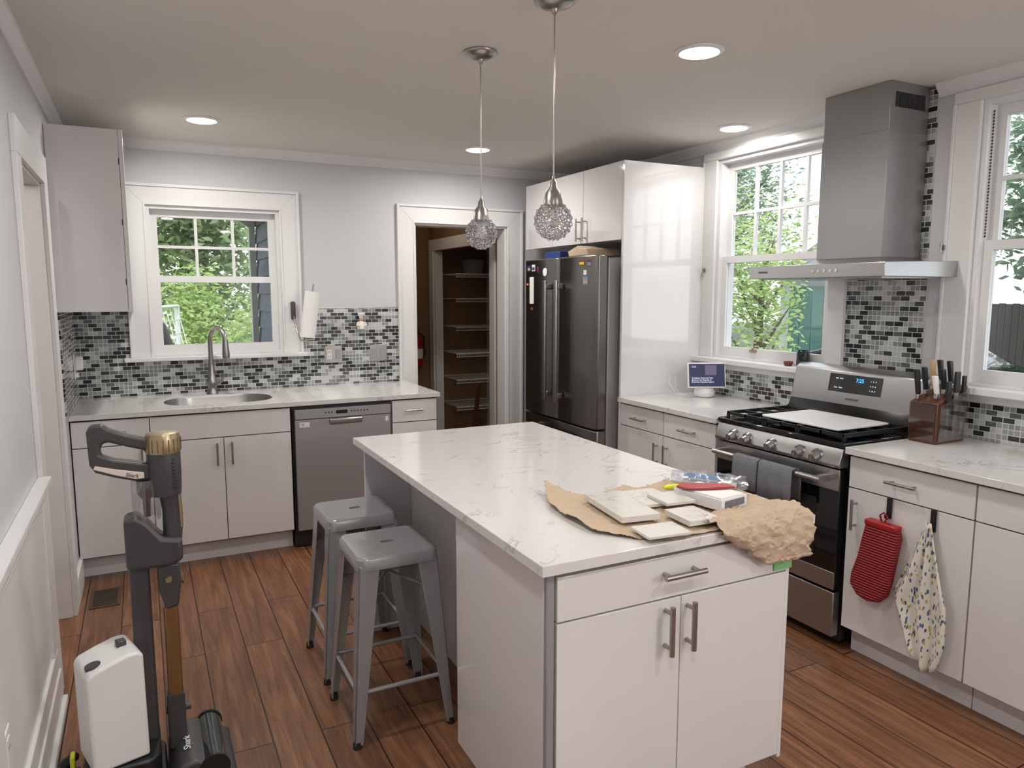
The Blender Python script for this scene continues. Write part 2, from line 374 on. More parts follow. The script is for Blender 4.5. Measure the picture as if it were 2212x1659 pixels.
O('baseboard_left_far',B().box(XL,XL+.02,4.10,4.46,0,.14),'trim',kind=ST,bev=.004)
for n,(a,c) in enumerate(((2.74,3.62),(1.12,2.0))):
    O('trim_%d'%(10+2*n),B().box(XR-.022,XR,a-.11,a,1.15,2.38).box(XR-.022,XR,c,c+.12,1.15,2.38).box(XR-.024,XR,a-.11,c+.12,2.38,2.43)
      .box(XR-.03,XR-.0221,a-.11,a-.095,1.15,2.38).box(XR-.03,XR-.0221,c+.105,c+.12,1.15,2.38),'trim',kind=ST,bev=.003)
    if n==0: b=B().box(XR-.09,XR+.05,2.862,3.82,1.12,1.15).box(XR-.014,XR+.05,2.63,2.862,1.12,1.15).box(XR-.02,XR,2.862,3.75,1.08,1.12)
    else: b=B().box(XR-.09,XR+.05,a-.13,2.06,1.12,1.15).box(XR-.02,XR,a-.11,2.05,1.08,1.12)
    O('trim_%d'%(11+2*n),b,'trim',kind=ST,bev=.004)
def window(n,ax,d,a0,a1,z0,z1,zr,cols,rows):
    b=B()
    def bx(p0,p1,q0,q1,e0,e1,m=0):
        if ax=='y': b.box(p0,p1,d+e0,d+e1,q0,q1,m)
        else: b.box(d+e0,d+e1,p0,p1,q0,q1,m)
    j=.022
    bx(a0-.004,a0+j,z0,z1-j,.001,.13);bx(a1-j,a1+.004,z0,z1-j,.001,.13);bx(a0-.004,a1+.004,z1-j,z1,.001,.13);bx(a0+j,a1-j,z0,z0+.012,.001,.13)
    A0,A1=a0+j,a1-j
    s=.042
    bx(A0,A0+s,z0+.012,zr+.02,.03,.06);bx(A1-s,A1,z0+.012,zr+.02,.03,.06);bx(A0+s,A1-s,z0+.012,z0+.07,.03,.06);bx(A0+s,A1-s,zr-.02,zr+.02,.03,.06)
    bx(A0+s,A1-s,z0+.07,zr-.02,.043,.046,1)
    bx(A0,A0+s,zr-.02,z1-j,.062,.09);bx(A1-s,A1,zr-.02,z1-j,.062,.09);bx(A0+s,A1-s,z1-j-.045,z1-j,.062,.09);bx(A0+s,A1-s,zr-.02,zr+.02,.062,.09)
    u0,u1,w0,w1=A0+s,A1-s,zr+.02,z1-j-.045
    bx(u0,u1,w0,w1,.075,.078,1)
    for k in range(1,cols): c=u0+(u1-u0)*k/cols;bx(c-.009,c+.009,w0,w1,.066,.086)
    for k in range(1,rows):
        c=w0+(w1-w0)*k/rows;bx(u0,u1,c-.0088,c+.0088,.0662,.0858)
    return O('window_%d'%n,b,['trim','glass'],kind=ST)
window(1,'y',YB,.055,.855,1.156,2.10,1.645,3,2)
window(2,'x',XR,2.74,3.62,1.15,2.38,1.765,4,2)
window(3,'x',XR,1.12,2.00,1.15,2.38,1.765,4,2)
for y in (3.3,1.56):
    r=root('sash_lift',(XR+.02,y,1.235),'small brass sash lift on the lower window rail','window hardware')
    O('latch',B().box(XR+.018,XR+.03,y-.025,y+.025,1.20,1.215).cyl((XR+.022,y,1.20),(XR+.022,y,1.225),.008),'gold',r)
for y,z in ((2.12,1.76),(3.70,1.70)):
    O('wall_hook',B().box(XR-.034,XR-.024 if y>3 else XR,y-.012,y+.012,z-.01,z+.012).cyl((XR-.045,y,z-.02),(XR-.04,y,z+.02),.004),'nickel',label='small metal curtain hook beside the window',cat='hook')
b=B();n=40
for k in range(n):
    z=2.33-.0135*k;b.sph((XR+.028,1.972,z),.0045,sub=1,sc=(.7,1,1.4))
O('sash_chain',b,'dark',label='dark metal sash chain in the window jamb',cat='chain')
O('wall_backsplash_back',B().box(XL,1.668,YB-.008,YB,.915,1.13).box(XL,-.07,YB-.008,YB,1.13,1.45).box(.98,1.668,YB-.008,YB,1.13,1.45).box(.98,1.668,YB-.011,YB,1.45,1.458,1),['tilex','nickel'],kind=ST)
O('wall_backsplash_left',B().box(XL,XL+.008,4.3,YB-.008,.915,1.46),'tiley',kind=ST)
O('wall_backsplash_right',B().box(XR-.008,XR,.9,3.73,.915,1.08).box(XR-.008,XR,2.205,2.63,1.08,2.485),'tiley',kind=ST)
# ---------------------------------------------------------------- handles
def handle(parent,c,ax,L,out,r=.006,so=.032):
    c=V(c);a=V(ax);o=V(out);b=B()
    b.cyl(c+o*so-a*L/2,c+o*so+a*L/2,r,seg=12)
    for s in (-1,1): b.cyl(c+a*s*L*.36,c+a*s*L*.36+o*so,r*.8,seg=10)
    return O('handle',b,'nickel',parent,smooth=40,label='brushed nickel bar handle')
X,Y,Z=(1,0,0),(0,1,0),(0,0,1)
def cabY(x0,x1,fronts,label,yf=4.455,yb=5.135):
    r=root('base_cabinet',((x0+x1)/2,yf+.3,0),label,'cabinet')
    O('body',B().box(x0,x0+.016,yf+.02,yb,.115,.884).box(x1-.016,x1,yf+.02,yb,.115,.884).box(x0+.016,x1-.016,yf+.021,yb,.115,.131).box(x0+.016,x1-.016,yb-.01,yb,.131,.884).box(x0+.016,x1-.016,yf+.021,yf+.03,.131,.884).box(x0,x1,yf+.075,yf+.09,0,.114),'glossb',r)
    for kind,a,c,z0,z1,hx,hz,hax in fronts:
        d=O(kind,B().box(a+.0015,c-.0015,yf,yf+.019,z0,z1),'gloss',r,bev=.0012)
        if hx is not None: handle(d,(hx,yf,hz),hax,.13 if hax==Z else .12,(0,-1,0))
    O('gap_shade',B().box(x0+.002,x1-.002,yf+.0192,yf+.0199,.116,.883),'gap',r)  # black sheet behind the fronts paints the shade in the door gaps
    return r
cabY(XL+.005,.005,[('drawer',XL+.005,.005,.735,.875,-.17,.81,X),('door',XL+.005,.005,.125,.73,-.04,.64,Z)],'glossy white base cabinet in the corner beside the sink cabinet')
cabY(.007,.762,[('front_panel',.007,.762,.735,.875,None,0,X),('door',.007,.384,.125,.73,.345,.64,Z),('door',.385,.762,.125,.73,.425,.64,Z)],'glossy white sink cabinet with two doors under the window')
cabY(1.392,1.695,[('drawer',1.392,1.695,.735,.875,1.53,.81,X),('drawer',1.392,1.695,.435,.73,1.53,.66,X),('drawer',1.392,1.695,.125,.43,1.53,.37,X)],'narrow white drawer cabinet beside the dishwasher')
def rr(x0,x1,y0,y1,r,n=6):
    P=[]
    for cx,cy,a in ((x1-r,y1-r,0),(x0+r,y1-r,90),(x0+r,y0+r,180),(x1-r,y0+r,270)):
        for k in range(n+1):
            t=math.radians(a+90*k/n);P.append((cx+r*math.cos(t),cy+r*math.sin(t)))
    return P
sink=rr(.09,.70,4.55,4.96,.17,8)
O('countertop',B().holeplate([(XL+.001,4.43),(1.71,4.43),(1.71,YB-.009),(XL+.001,YB-.009)],sink,.886,.915),'quartz',label='white speckled quartz countertop with sink cutout along the window wall',cat='countertop',bev=.002)
r=root('sink',(.395,4.75,.885),'oval stainless steel undermount sink','sink')
b=B()
loops=[(1.0,.912),(.985,.90),(.96,.76),(.8,.72),(.12,.715)]
cx_,cy_=.395,4.755;rings=[]
for s_,z in loops: rings.append([b.v((cx_+(p[0]-cx_)*s_,cy_+(p[1]-cy_)*s_,z)) for p in rr(.093,.697,4.553,4.957,.17,8)])
for i in range(len(rings)-1):
    n=len(rings[i])
    for k in range(n): b.f([rings[i][k],rings[i][(k+1)%n],rings[i+1][(k+1)%n],rings[i+1][k]])
b.f(rings[-1])
O('basin',b,'steelh',r,smooth=50)
O('drain',B().lathe([(.04,.717),(.042,.722),(.03,.723),(.01,.719)],(.395,4.755,0)),'chrome',r,smooth=40)
r=root('faucet',(.38,5.02,.915),'brushed nickel gooseneck faucet with pull-down spray head','faucet')
O('base',B().lathe([(.036,.9155),(.036,.925),(.029,.935),(.027,.96),(.033,.985),(.033,1.0),(.026,1.015),(.020,1.06),(.016,1.10)],(.38,5.02,0)),'nickel',r,smooth=40)
d=V((.45,-.89,0)).normalized();P=[];p0=V((.38,5.02,0))
P.append(p0+V((0,0,1.09)));P.append(p0+V((0,0,1.18)))
for k in range(0,13):
    a=math.pi*(1-k/12.5);P.append(p0+d*(.085+.085*math.cos(a))+V((0,0,1.255+.085*math.sin(a))))
O('spout',B().tube(P,.0145,seg=14),'nickel',r,smooth=50)
e=P[-1];O('spray_head',B().tube([e+V((0,0,.005)),e+V((0,0,-.03)),e+d*.003+V((0,0,-.09)),e+d*.004+V((0,0,-.115))],[.017,.019,.023,.020],seg=18),'nickel',r,smooth=40)
O('lever',B().tube([(.40,5.0,.975),(.435,4.985,1.0),(.455,4.975,1.04)],[.011,.009,.006],seg=12),'nickel',r,smooth=50)
# dishwasher
r=root('dishwasher',(1.08,4.7,0),'stainless steel built-in dishwasher with control strip','dishwasher')
O('body',B().box(.772,1.386,4.475,5.1,.01,.884),'black',r)
O('door',B().box(.785,1.376,4.435,4.47,.115,.80),'steeldw',r,bev=.004)
d=O('control_panel',B().box(.785,1.376,4.43,4.47,.803,.862),'steeldw',r,bev=.003)
O('pocket_handle',B().prism([(4.429,.80),(4.418,.792),(4.42,.77),(4.4345,.757),(4.4345,.80)],'x',.99,1.19),'steelh',r,bev=.002)
O('display',B().box(1.03,1.10,4.4285,4.4302,.825,.846),'blackgl',d)
for x in (.96,.98,1.0,1.12,1.14,1.16,1.18,1.20,1.22): O('button',B().box(x,x+.01,4.4285,4.4302,.832,.84),'dark',d)
O('energy_label',B().box(.81,.87,4.4335,4.4352,.755,.785),'white',r)
O('energy_label',B().box(1.34,1.36,4.4335,4.4352,.755,.785),'white',r)
O('toe_kick',B().box(.785,1.376,4.53,4.54,.01,.112),'dark',r)
text('10',.022,(.826,4.433,.77),ROT_Y,'black',r)
# upper left cabinet
r=root('wall_cabinet',(-.2,4.7,1.46),'glossy white upper cabinet hung in the corner above the counter','cabinet')
O('body',B().box(XL+.002,-.058,4.28,YB-.01,1.462,2.37),'gloss',r)
O('door',B().box(-.056,-.036,4.278,4.71,1.46,2.37),'gloss',r,bev=.0012)
O('door',B().box(-.056,-.036,4.713,YB-.035,1.46,2.37),'gloss',r,bev=.0012)
for z in (1.6,1.9,2.2): O('hinge',B().box(-.062,-.055,4.2785,4.30,z,z+.03),'dark',r)
def outlet(x0,x1,z0,z1,kinds,y=YB-.008):
    r=root('outlet_plate',((x0+x1)/2,y,z0),'brushed nickel double wall plate on the mosaic tile' ,'outlet')
    O('plate',B().box(x0,x1,y-.006,y-.0002,z0,z1),'nickel',r,bev=.002)
    w=(x1-x0)/len(kinds)
    for i,k in enumerate(kinds):
        c=x0+w*(i+.5);zc=(z0+z1)/2
        if k=='s': O('switch',B().box(c-.016,c+.016,y-.010,y-.006,zc-.033,zc+.033),'sidegr',r,bev=.002)
        else:
            O('socket',B().box(c-.016,c+.016,y-.008,y-.006,zc-.033,zc+.033).box(c-.007,c-.004,y-.0085,y-.008,zc+.01,zc+.022,1).box(c+.004,c+.007,y-.0085,y-.008,zc+.01,zc+.022,1).box(c-.007,c-.004,y-.0085,y-.008,zc-.022,zc-.01,1).box(c+.004,c+.007,y-.0085,y-.008,zc-.022,zc-.01,1),['ceram','black'],r)
outlet(1.13,1.25,1.07,1.19,['o','s']);outlet(1.45,1.575,1.07,1.19,['s','s'])
r=root('night_light',(XL+.02,4.93,1.1),'white plug-in night light on the tiled side wall','night light')
O('housing',B().box(XL+.0085,XL+.014,4.89,4.97,1.06,1.2),'white',r,bev=.002);O('shade',B().box(XL+.014,XL+.055,4.905,4.955,1.11,1.19),'white',r,bev=.008);O('plug',B().cyl((XL+.014,4.93,1.08),(XL+.03,4.93,1.08),.015),'white',r)
r=root('wall_outlet',(XL+.02,2.1,.4),'white duplex outlet on the wainscot panel','outlet')
O('plate',B().box(XL+.0105,XL+.016,2.06,2.14,.35,.47),'white',r,bev=.002);O('socket',B().box(XL+.016,XL+.018,2.082,2.118,.37,.45).box(XL+.018,XL+.0185,2.09,2.093,.42,.43,1).box(XL+.018,XL+.0185,2.105,2.108,.42,.43,1),['white','black'],r)
r=root('chef_figurine',(1.385,5.12,1.30),'small ceramic chef figurine with white hat on the tile','figurine')
O('body',B().lathe([(.012,1.300),(.028,1.305),(.030,1.33),(.019,1.355),(.008,1.362)],(1.385,5.112,0)),'ceram',r,smooth=60)
O('head',B().sph((1.385,5.112,1.372),.016),'skin',r,smooth=80)
O('hat',B().lathe([(.015,1.382),(.015,1.393),(.024,1.40),(.024,1.41),(.008,1.417)],(1.385,5.112,0)),'white',r,smooth=60)
O('arm',B().tube([(1.362,5.11,1.35),(1.350,5.10,1.335),(1.366,5.09,1.325)],.007),'ceram',r,smooth=60)
O('arm',B().tube([(1.408,5.11,1.35),(1.420,5.10,1.335),(1.404,5.09,1.325)],.007),'ceram',r,smooth=60)
r=root('paper_towel_holder',(.93,5.1,1.38),'dark metal paper towel holder fixed to the window casing','paper towel holder')
O('bracket',B().box(.905,.935,5.10,5.131,1.38,1.50),'dark',r,bev=.008)
O('holder_arm',B().tube([(.92,5.10,1.40),(.925,5.02,1.30),(.94,4.99,1.245),(.975,4.99,1.24),(.982,4.99,1.26),(1.032,4.99,1.60),(1.036,4.99,1.615)],.005).cyl((.94,4.99,1.242),(1.03,4.99,1.250),.006),'nickel',r,smooth=50)
r=root('paper_towel_roll',(1.0,4.99,1.26),'white paper towel roll hanging tilted beside the window','paper towel')
O('roll',B().tube([(.984,4.99,1.262),(1.028,4.99,1.565)],.050,seg=32),'paper',r,smooth=40)
O('core',B().cyl((1.028,4.99,1.565),(1.0283,4.99,1.5665),.018),'bronze',r)
# ---------------------------------------------------------------- right run
def cabX(y0,y1,fronts,label,xf=2.64):
    r=root('base_cabinet',(xf+.3,(y0+y1)/2,0),label,'cabinet')
    O('body',B().box(xf+.021,XR-.01,y0,y1,.115,.884).box(xf+.075,xf+.09,y0,y1,0,.114),'glossb',r)
    O('gap_shade',B().box(xf+.0195,xf+.0208,y0+.002,y1-.002,.116,.883),'gap',r)  # dark sheet standing for the shade between drawer and door
    for kind,a,c,z0,z1,hy,hz,hax in fronts:
        d=O(kind,B().box(xf,xf+.019,a+.0015,c-.0015,z0,z1),'gloss',r,bev=.0012)
        if hy is not None: handle(d,(xf,hy,hz),hax,.13,(-1,0,0))
    return r
cabX(3.307,3.728,[('drawer',3.307,3.728,.745,.875,3.52,.805,Y),('door',3.307,3.728,.125,.74,3.35,.63,Z)],'glossy white base cabinet next to the tall side panel')
cabX(2.872,3.303,[('drawer',2.872,3.303,.745,.875,3.08,.805,Y),('door',2.872,3.303,.125,.74,3.262,.63,Z)],'glossy white base cabinet beside the gas range')
cabX(1.532,2.06,[('drawer',1.532,2.06,.745,.875,1.81,.81,Y),('door',1.532,2.06,.125,.74,2.015,.635,Z)],'glossy white base cabinet with oven mitt and towel hanging')
cabX(.95,1.528,[('drawer',.95,1.528,.745,.875,1.24,.81,Y),('door',.95,1.528,.125,.74,1.02,.635,Z)],'glossy white base cabinet at the end of the run')
O('countertop',B().box(2.615,XR-.009,2.858,3.727,.886,.915),'quartz',label='white quartz countertop beside the tall panel',cat='countertop',bev=.002)
O('countertop',B().box(2.615,XR-.009,.94,2.068,.886,.915),'quartz',label='white quartz countertop beside the range under the window',cat='countertop',bev=.002)
O('cabinet_side_panel',B().box(2.64,XR-.002,3.73,3.75,0,2.35),'gloss',label='tall glossy white side panel enclosing the refrigerator',cat='panel',bev=.0012)
r=root('wall_cabinet',(2.95,4.4,1.88),'glossy white cabinet above the refrigerator with three doors','cabinet')
O('body',B().box(2.66,XR-.01,3.752,4.995,1.885,2.348),'glossb',r)
for a,c,h in ((3.752,4.19,4.155),(4.192,4.60,4.228),(4.602,4.998,None)):
    d=O('door',B().box(2.64,2.659,a+.001,c-.001,1.882,2.35),'gloss',r,bev=.0012)
    if h: handle(d,(2.64,h,1.97),Z,.15,(-1,0,0))
# fridge
r=root('refrigerator',(2.9,4.28,0),'dark stainless steel french door refrigerator with long handles','refrigerator')
O('body',B().box(2.585,3.24,3.80,4.77,.03,1.775),'sidegr',r,bev=.006)
O('foot',B().box(2.62,3.2,3.83,4.74,.0,.03),'black',r)
def fdoor(n,y0,y1,z0,z1):
    pts=[(2.582,y0),(2.582,y1),(2.52,y1),(2.503,(y1-.03)),(2.497,(y0+y1)/2),(2.503,y0+.03),(2.52,y0)]
    return O(n,B().prism(pts,'z',z0,z1),'steeldk',r,bev=.006,smooth=35)
d1=fdoor('door',4.288,4.765,.70,1.79);d2=fdoor('door',3.805,4.282,.70,1.79);d3=fdoor('freezer_drawer',3.805,4.765,.07,.69)
for d,y in ((d1,4.36),(d2,4.21)):
    O('handle',B().box(2.438,2.456,y-.019,y+.019,.83,1.64).box(2.456,2.50,y-.012,y+.012,.85,.89).box(2.456,2.50,y-.012,y+.012,1.58,1.62),'steelv',d,bev=.006,label='long flat stainless handle')
O('handle',B().box(2.438,2.456,3.95,4.62,.60,.635).box(2.456,2.50,3.97,4.0,.605,.63).box(2.456,2.50,4.57,4.6,.605,.63),'steelv',d3,bev=.006)
def magnet(y0,y1,z0,z1,ms,lab,x=2.4965):
    b=B().box(x-.003,x,y0,y1,z0,z1)
    if len(ms)>1: b.box(x-.0036,x-.003,y0+(y1-y0)*.12,y1-(y1-y0)*.12,z0+(z1-z0)*.15,z0+(z1-z0)*.6,1)
    O('fridge_magnet',b,ms,label=lab,cat='magnet',group='magnets on the refrigerator')
magnet(4.66,4.71,1.71,1.75,['blue','skin'],'small photo magnet on the dark refrigerator door',2.503)
magnet(4.59,4.635,1.71,1.755,['ceram','blue'],'small photo magnet on the dark refrigerator door',2.5)
magnet(4.61,4.67,1.48,1.67,['paper'],'tall white paper list on the dark refrigerator door',2.501)
magnet(4.62,4.65,1.435,1.455,['terra'],'small red magnet below the paper list',2.5)
magnet(4.53,4.56,1.70,1.74,['blue','red'],'small blue and red magnet near the top of the door',2.499)
magnet(4.69,4.72,1.61,1.63,['red','ceram'],'tiny red magnet on the dark door',2.503)
magnet(3.94,4.01,1.73,1.765,['terra','yellow'],'colourful souvenir magnet on the steel door',2.501)
magnet(3.865,3.92,1.72,1.765,['terra','lblue'],'colourful souvenir magnet on the steel door',2.503)
magnet(3.905,3.96,1.61,1.66,['lblue','skin'],'small photo print on the steel door',2.502)
magnet(3.92,3.955,1.67,1.70,['paper'],'small white note on the steel door',2.502)
b=B().lathe([(.001,0),(.028,0),(.028,.004),(.001,.004)],(2.4925,4.44,1.70),ax='x');O('fridge_magnet',b,'paper',label='round white magnet on the refrigerator door',cat='magnet',group='magnets on the refrigerator')
O('snack_box',B().box(2.56,2.72,4.35,4.56,1.7905,1.84),'blue',label='blue cardboard box lying on top of the refrigerator',cat='box',bev=.004)
O('paper_bag',B().prism([(3.98,1.791),(4.22,1.791),(4.24,1.83),(4.12,1.862),(4.0,1.84)],'x',2.55,2.80),'kraft',label='folded tan paper bag on top of the refrigerator',cat='bag',bev=.01)
# ---------------------------------------------------------------- island
r=root('kitchen_island',(1.24,2.3,0),'glossy white kitchen island base with drawer and doors','kitchen island')
O('body',B().box(.862,1.64,1.492,2.04,.165,.884).box(.90,1.60,1.56,2.04,0,.165).box(1.07,1.64,2.04,3.164,.12,.884).box(1.10,1.60,2.04,3.15,0,.12),'grey',r)
O('side_panel',B().box(.838,.861,1.49,2.05,.115,.884),'gloss',r,bev=.001)
O('end_panel',B().box(.858,1.64,3.165,3.185,.0,.884),'grey',r,bev=.001)
O('edge_strip',B().box(.838,.860,1.474,1.489,.115,.884),'strip',r,bev=.003)
O('side_panel',B().box(1.641,1.655,1.475,3.185,.165,.884),'gloss',r,bev=.001)
O('gap_shade',B().box(.865,1.636,1.4905,1.4915,.17,.88),'gap',r)  # island seams get their shade from this black sheet
d=O('drawer',B().box(.866,1.637,1.471,1.49,.757,.872),'gloss',r,bev=.0012);handle(d,(1.24,1.471,.825),X,.135,(0,-1,0),.0075)
for a,c,h in ((.866,1.250,1.198),(1.253,1.637,1.272)):
    d=O('door',B().box(a,c,1.471,1.49,.18,.752),'gloss',r,bev=.0012);handle(d,(h,1.471,.675),Z,.135,(0,-1,0),.0075)
O('countertop',B().box(.815,1.73,1.455,3.20,.886,.915),'quartz',label='white veined quartz island countertop with seating overhang',cat='countertop',bev=.002)
# ---------------------------------------------------------------- stools
def stool(cx,cy,label):
    r=root('bar_stool',(cx,cy,0),label,'stool','grey metal stools at the island')
    a=.141;fs=.184
    b=B().holeplate(rr(cx-a,cx+a,cy-a,cy+a,.035,5),rr(cx-.024,cx+.024,cy-.012,cy+.012,.010,4),.652,.660)
    o1=rr(cx-a,cx+a,cy-a,cy+a,.035,5);o2=rr(cx-a-.008,cx+a+.008,cy-a-.008,cy+a+.008,.04,5);o3=rr(cx-a-.007,cx+a+.007,cy-a-.007,cy+a+.007,.04,5)
    L=[[b.v((p[0],p[1],z)) for p in q] for q,z in ((o1,.660),(o2,.652),(o3,.614),(rr(cx-a,cx+a,cy-a,cy+a,.035,5),.614),(o1,.650))]
    for i in range(4):
        n=len(L[i])
        for k in range(n): b.f([L[i][k],L[i][(k+1)%n],L[i+1][(k+1)%n],L[i+1][k]])
    O('seat',b,'stoolm',r,smooth=50)
    O('hole_shade',B().box(cx-.03,cx+.03,cy-.018,cy+.018,.630,.634),'gap',r)  # dark plate painted as the shade inside the seat hole
    t=.005
    for sx in (-1,1):
        for sy in (-1,1):
            T=V((cx+sx*.141,cy+sy*.141,.63));Q=V((cx+sx*fs,cy+sy*fs,.012));b=B()
            wt,wb=.072,.030
            def sl(P,w,d1,d2): return [P,P+d1*w,P+d1*w+d2*t,P+d2*t]
            for d1,d2 in ((V((-sx,0,0)),V((0,-sy,0))),(V((0,-sy,0)),V((-sx,0,0)))):
                b.hexa(sl(Q,wb,d1,d2)+sl(T,wt,d1,d2))
            O('leg',b,'stoolm',r,bev=.0015)
            O('foot_pad',B().cyl(Q+V((-sx*.012,-sy*.012,-.012)),Q+V((-sx*.012,-sy*.012,.012)),.016,.014),'rubber',r,smooth=40)
    def at(z,sx,sy): k=.141+(fs-.141)*(.63-z)/.618-.01;return V((cx+sx*k,cy+sy*k,z))
    for (s1,s2) in (((-1,-1),(1,-1)),((1,-1),(1,1)),((1,1),(-1,1)),((-1,1),(-1,-1))):
        O('crossbar',B().cyl(at(.19,*s1),at(.19,*s2),.008,seg=10),'stoolm',r,smooth=40)
    O('brace',B().tube([at(.50,-1,-1),(cx,cy,.55),at(.50,1,1)],.005,seg=8).tube([at(.50,-1,1),(cx,cy,.55),at(.50,1,-1)],.005,seg=8),'stoolm',r,smooth=40)
    return r
s=stool(.755,2.51,'grey metal backless counter stool beside the white island cabinet')
dup(s,(.003,.468,0),'grey metal backless counter stool under the island overhang')
# ---------------------------------------------------------------- range
RY0,RY1=2.085,2.842
r=root('gas_range',(2.9,2.46,0),'stainless steel gas range with black cooktop and backguard','range')
O('body',B().box(2.665,3.262,RY0,RY1,.035,.90).box(2.70,3.2,RY0+.03,RY1-.03,0,.035),'black',r)
O('cooktop',B().box(2.625,3.20,RY0-.006,RY1+.006,.901,.925),'blackgl',r,bev=.006)
O('control_panel',B().prism([(2.664,.815),(2.61,.815),(2.603,.83),(2.63,.900),(2.664,.900)],'y',RY0,RY1),'steelh',r,bev=.003)
for y in (2.715,2.62,2.465,2.30,2.205):
    O('knob',B().tube([(2.622,y,.858),(2.606,y,.852),(2.606,y,.852),(2.578,y,.842)],[.027,.027,.021,.019],seg=24).box(2.572,2.581,y-.003,y+.003,.83,.856),'steelh',r,smooth=40)
d=O('oven_door',B().box(2.622,2.662,RY0+.004,RY1-.004,.275,.808),'blackgl',r,bev=.004)
O('door_trim',B().box(2.616,2.6215,RY0+.004,RY1-.004,.715,.808).box(2.616,2.6215,RY0+.004,RY1-.004,.275,.352),'steelh',d,bev=.002)
O('oven_window',B().box(2.6195,2.6212,RY0+.12,RY1-.12,.40,.66),'black',d,bev=.002)
O('handle',B().cyl((2.555,RY0+.05,.765),(2.555,RY1-.05,.765),.0125,seg=16).box(2.55,2.618,RY0+.055,RY0+.08,.752,.778).box(2.55,2.618,RY1-.08,RY1-.055,.752,.778),'steelh',d,smooth=40)
O('warming_drawer',B().box(2.620,2.662,RY0+.004,RY1-.004,.06,.262),'steelh',r,bev=.004)
g=O('backguard',B().prism([(3.262,.925),(3.262,1.185),(3.20,1.185),(3.165,1.165),(3.135,1.0),(3.135,.925)],'y',RY0,RY1),'steelh',r,bev=.006,smooth=30)
O('backguard_base',B().prism([(3.1345,.926),(3.1345,1.0),(3.11,.926)],'y',RY0+.002,RY1-.002),'blackgl',r)
def gx(z): return 3.135+(z-1.0)*(.03/.165)
b=B();b.hexa([(gx(1.06)-.003,2.31,1.06),(gx(1.06)+.002,2.31,1.06),(gx(1.06)+.002,2.61,1.06),(gx(1.06)-.003,2.61,1.06),(gx(1.15)-.003,2.31,1.15),(gx(1.15)+.002,2.31,1.15),(gx(1.15)+.002,2.61,1.15),(gx(1.15)-.003,2.61,1.15)])
disp=O('display',b,'blackgl',g)
TR=(math.radians(80),0,-math.pi/2)
text('7:25',.026,(gx(1.125)-.005,2.43,1.125),TR,'ledblue',g)
for z,bd in ((1.128,'1   2   3'),(1.105,'4   5   6'),(1.082,'7   8   9')): text(bd,.010,(gx(z)-.0045,2.355,z),TR,'scrtxt',g)
for z,bd in ((1.128,'Bake   Broil'),(1.082,'Clean   Timer')): text(bd,.009,(gx(z)-.0045,2.55,z),TR,'scrtxt',g)
text('SAMSUNG',.017,(gx(1.028)-.001,2.46,1.028),TR,'dark',g)
b=B()
for y in (RY0+.03,RY0+.27,RY0+.285,RY1-.285,RY1-.27,RY1-.03): b.box(2.66,3.09,y-.006,y+.006,.94,.957)
for (a,c) in ((RY0+.03,RY0+.27),(RY0+.285,RY1-.285),(RY1-.27,RY1-.03)):
    for x in (2.665,2.77,2.875,2.98,3.085): b.box(x-.005,x+.005,a,c,.9402,.955)
    b.box(2.66,3.09,(a+c)/2-.005,(a+c)/2+.005,.9401,.9568)
    for x in (2.665,3.085):
        for y in (a,c): b.box(x-.0062,x+.0062,y-.0062,y+.0062,.9255,.945)
O('grate',b,'iron',r)
for x,y in ((2.77,RY0+.15),(2.98,RY0+.15),(2.77,RY1-.15),(2.98,RY1-.15),(2.875,2.463)):
    O('burner',B().lathe([(.05,.9255),(.05,.932),(.036,.934),(.036,.939),(.001,.939)],(x,y,0),seg=24),'iron',r,smooth=40)
O('cutting_board',B().prism(rr(2.69,3.04,2.17,2.62,.02,4),'z',.958,.966),'white',label='white glass board laid over the stove grates',cat='cutting board',bev=.002)
def drape(name,y0,y1,zb,label,mt='towelg'):
    b=B();n=14;rows=[]
    path=[(2.59,zb+.03),(2.588,.72),(2.575,.776),(2.555,.781),(2.537,.774),(2.532,.74),(2.530,.69),(2.530,zb)]
    for j,(x,z) in enumerate(path):
        rows.append([b.v((x+.004*math.sin(i*1.3+j*.3)*(1 if j>4 or j<2 else .1),y0+(y1-y0)*i/n,z+.004*math.sin(i*.7)*(j==7))) for i in range(n+1)])
    for j in range(len(rows)-1):
        for i in range(n): b.f([rows[j][i],rows[j][i+1],rows[j+1][i+1],rows[j+1][i]])
    o=O(name,b,mt,label=label,cat='towel',smooth=80,group='grey towels on the oven handle')
    m=o.modifiers.new('so','SOLIDIFY');m.thickness=.006;m.offset=1
    return o
drape('hand_towel',2.475,2.63,.625,'folded grey hand towel hanging over the oven handle')
drape('hand_towel',2.27,2.465,.605,'longer folded grey hand towel hanging over the oven handle')
# ---------------------------------------------------------------- hood
r=root('range_hood',(3.0,2.43,1.62),'stainless steel chimney range hood above the gas range','range hood')
c=O('canopy',B().prism([(2.77,1.628),(2.77,1.688),(3.27,1.70),(3.27,1.628)],'y',2.05,2.81),'steelh',r,bev=.002)
O('filter',B().box(2.82,3.22,2.10,2.76,1.622,1.628),'steelv',r)
O('taper',B().hexa([(2.94,2.20,1.692),(3.268,2.20,1.692),(3.268,2.635,1.692),(2.94,2.635,1.692),(3.0,2.242,1.72),(3.268,2.242,1.72),(3.268,2.60,1.72),(3.0,2.60,1.72)]),'steelhood',r)
O('chimney',B().box(3.0,3.27,2.242,2.60,1.72,2.28),'steelhood',r,bev=.0015)
O('chimney_extension',B().box(3.004,3.27,2.246,2.596,2.28,CZ-.001),'steelhood',r,bev=.0015)
for i in range(24): O('vent_slot',B().box(3.04+i*.0085,3.0425+i*.0085,2.2435,2.2462,2.38,2.445),'black',r)
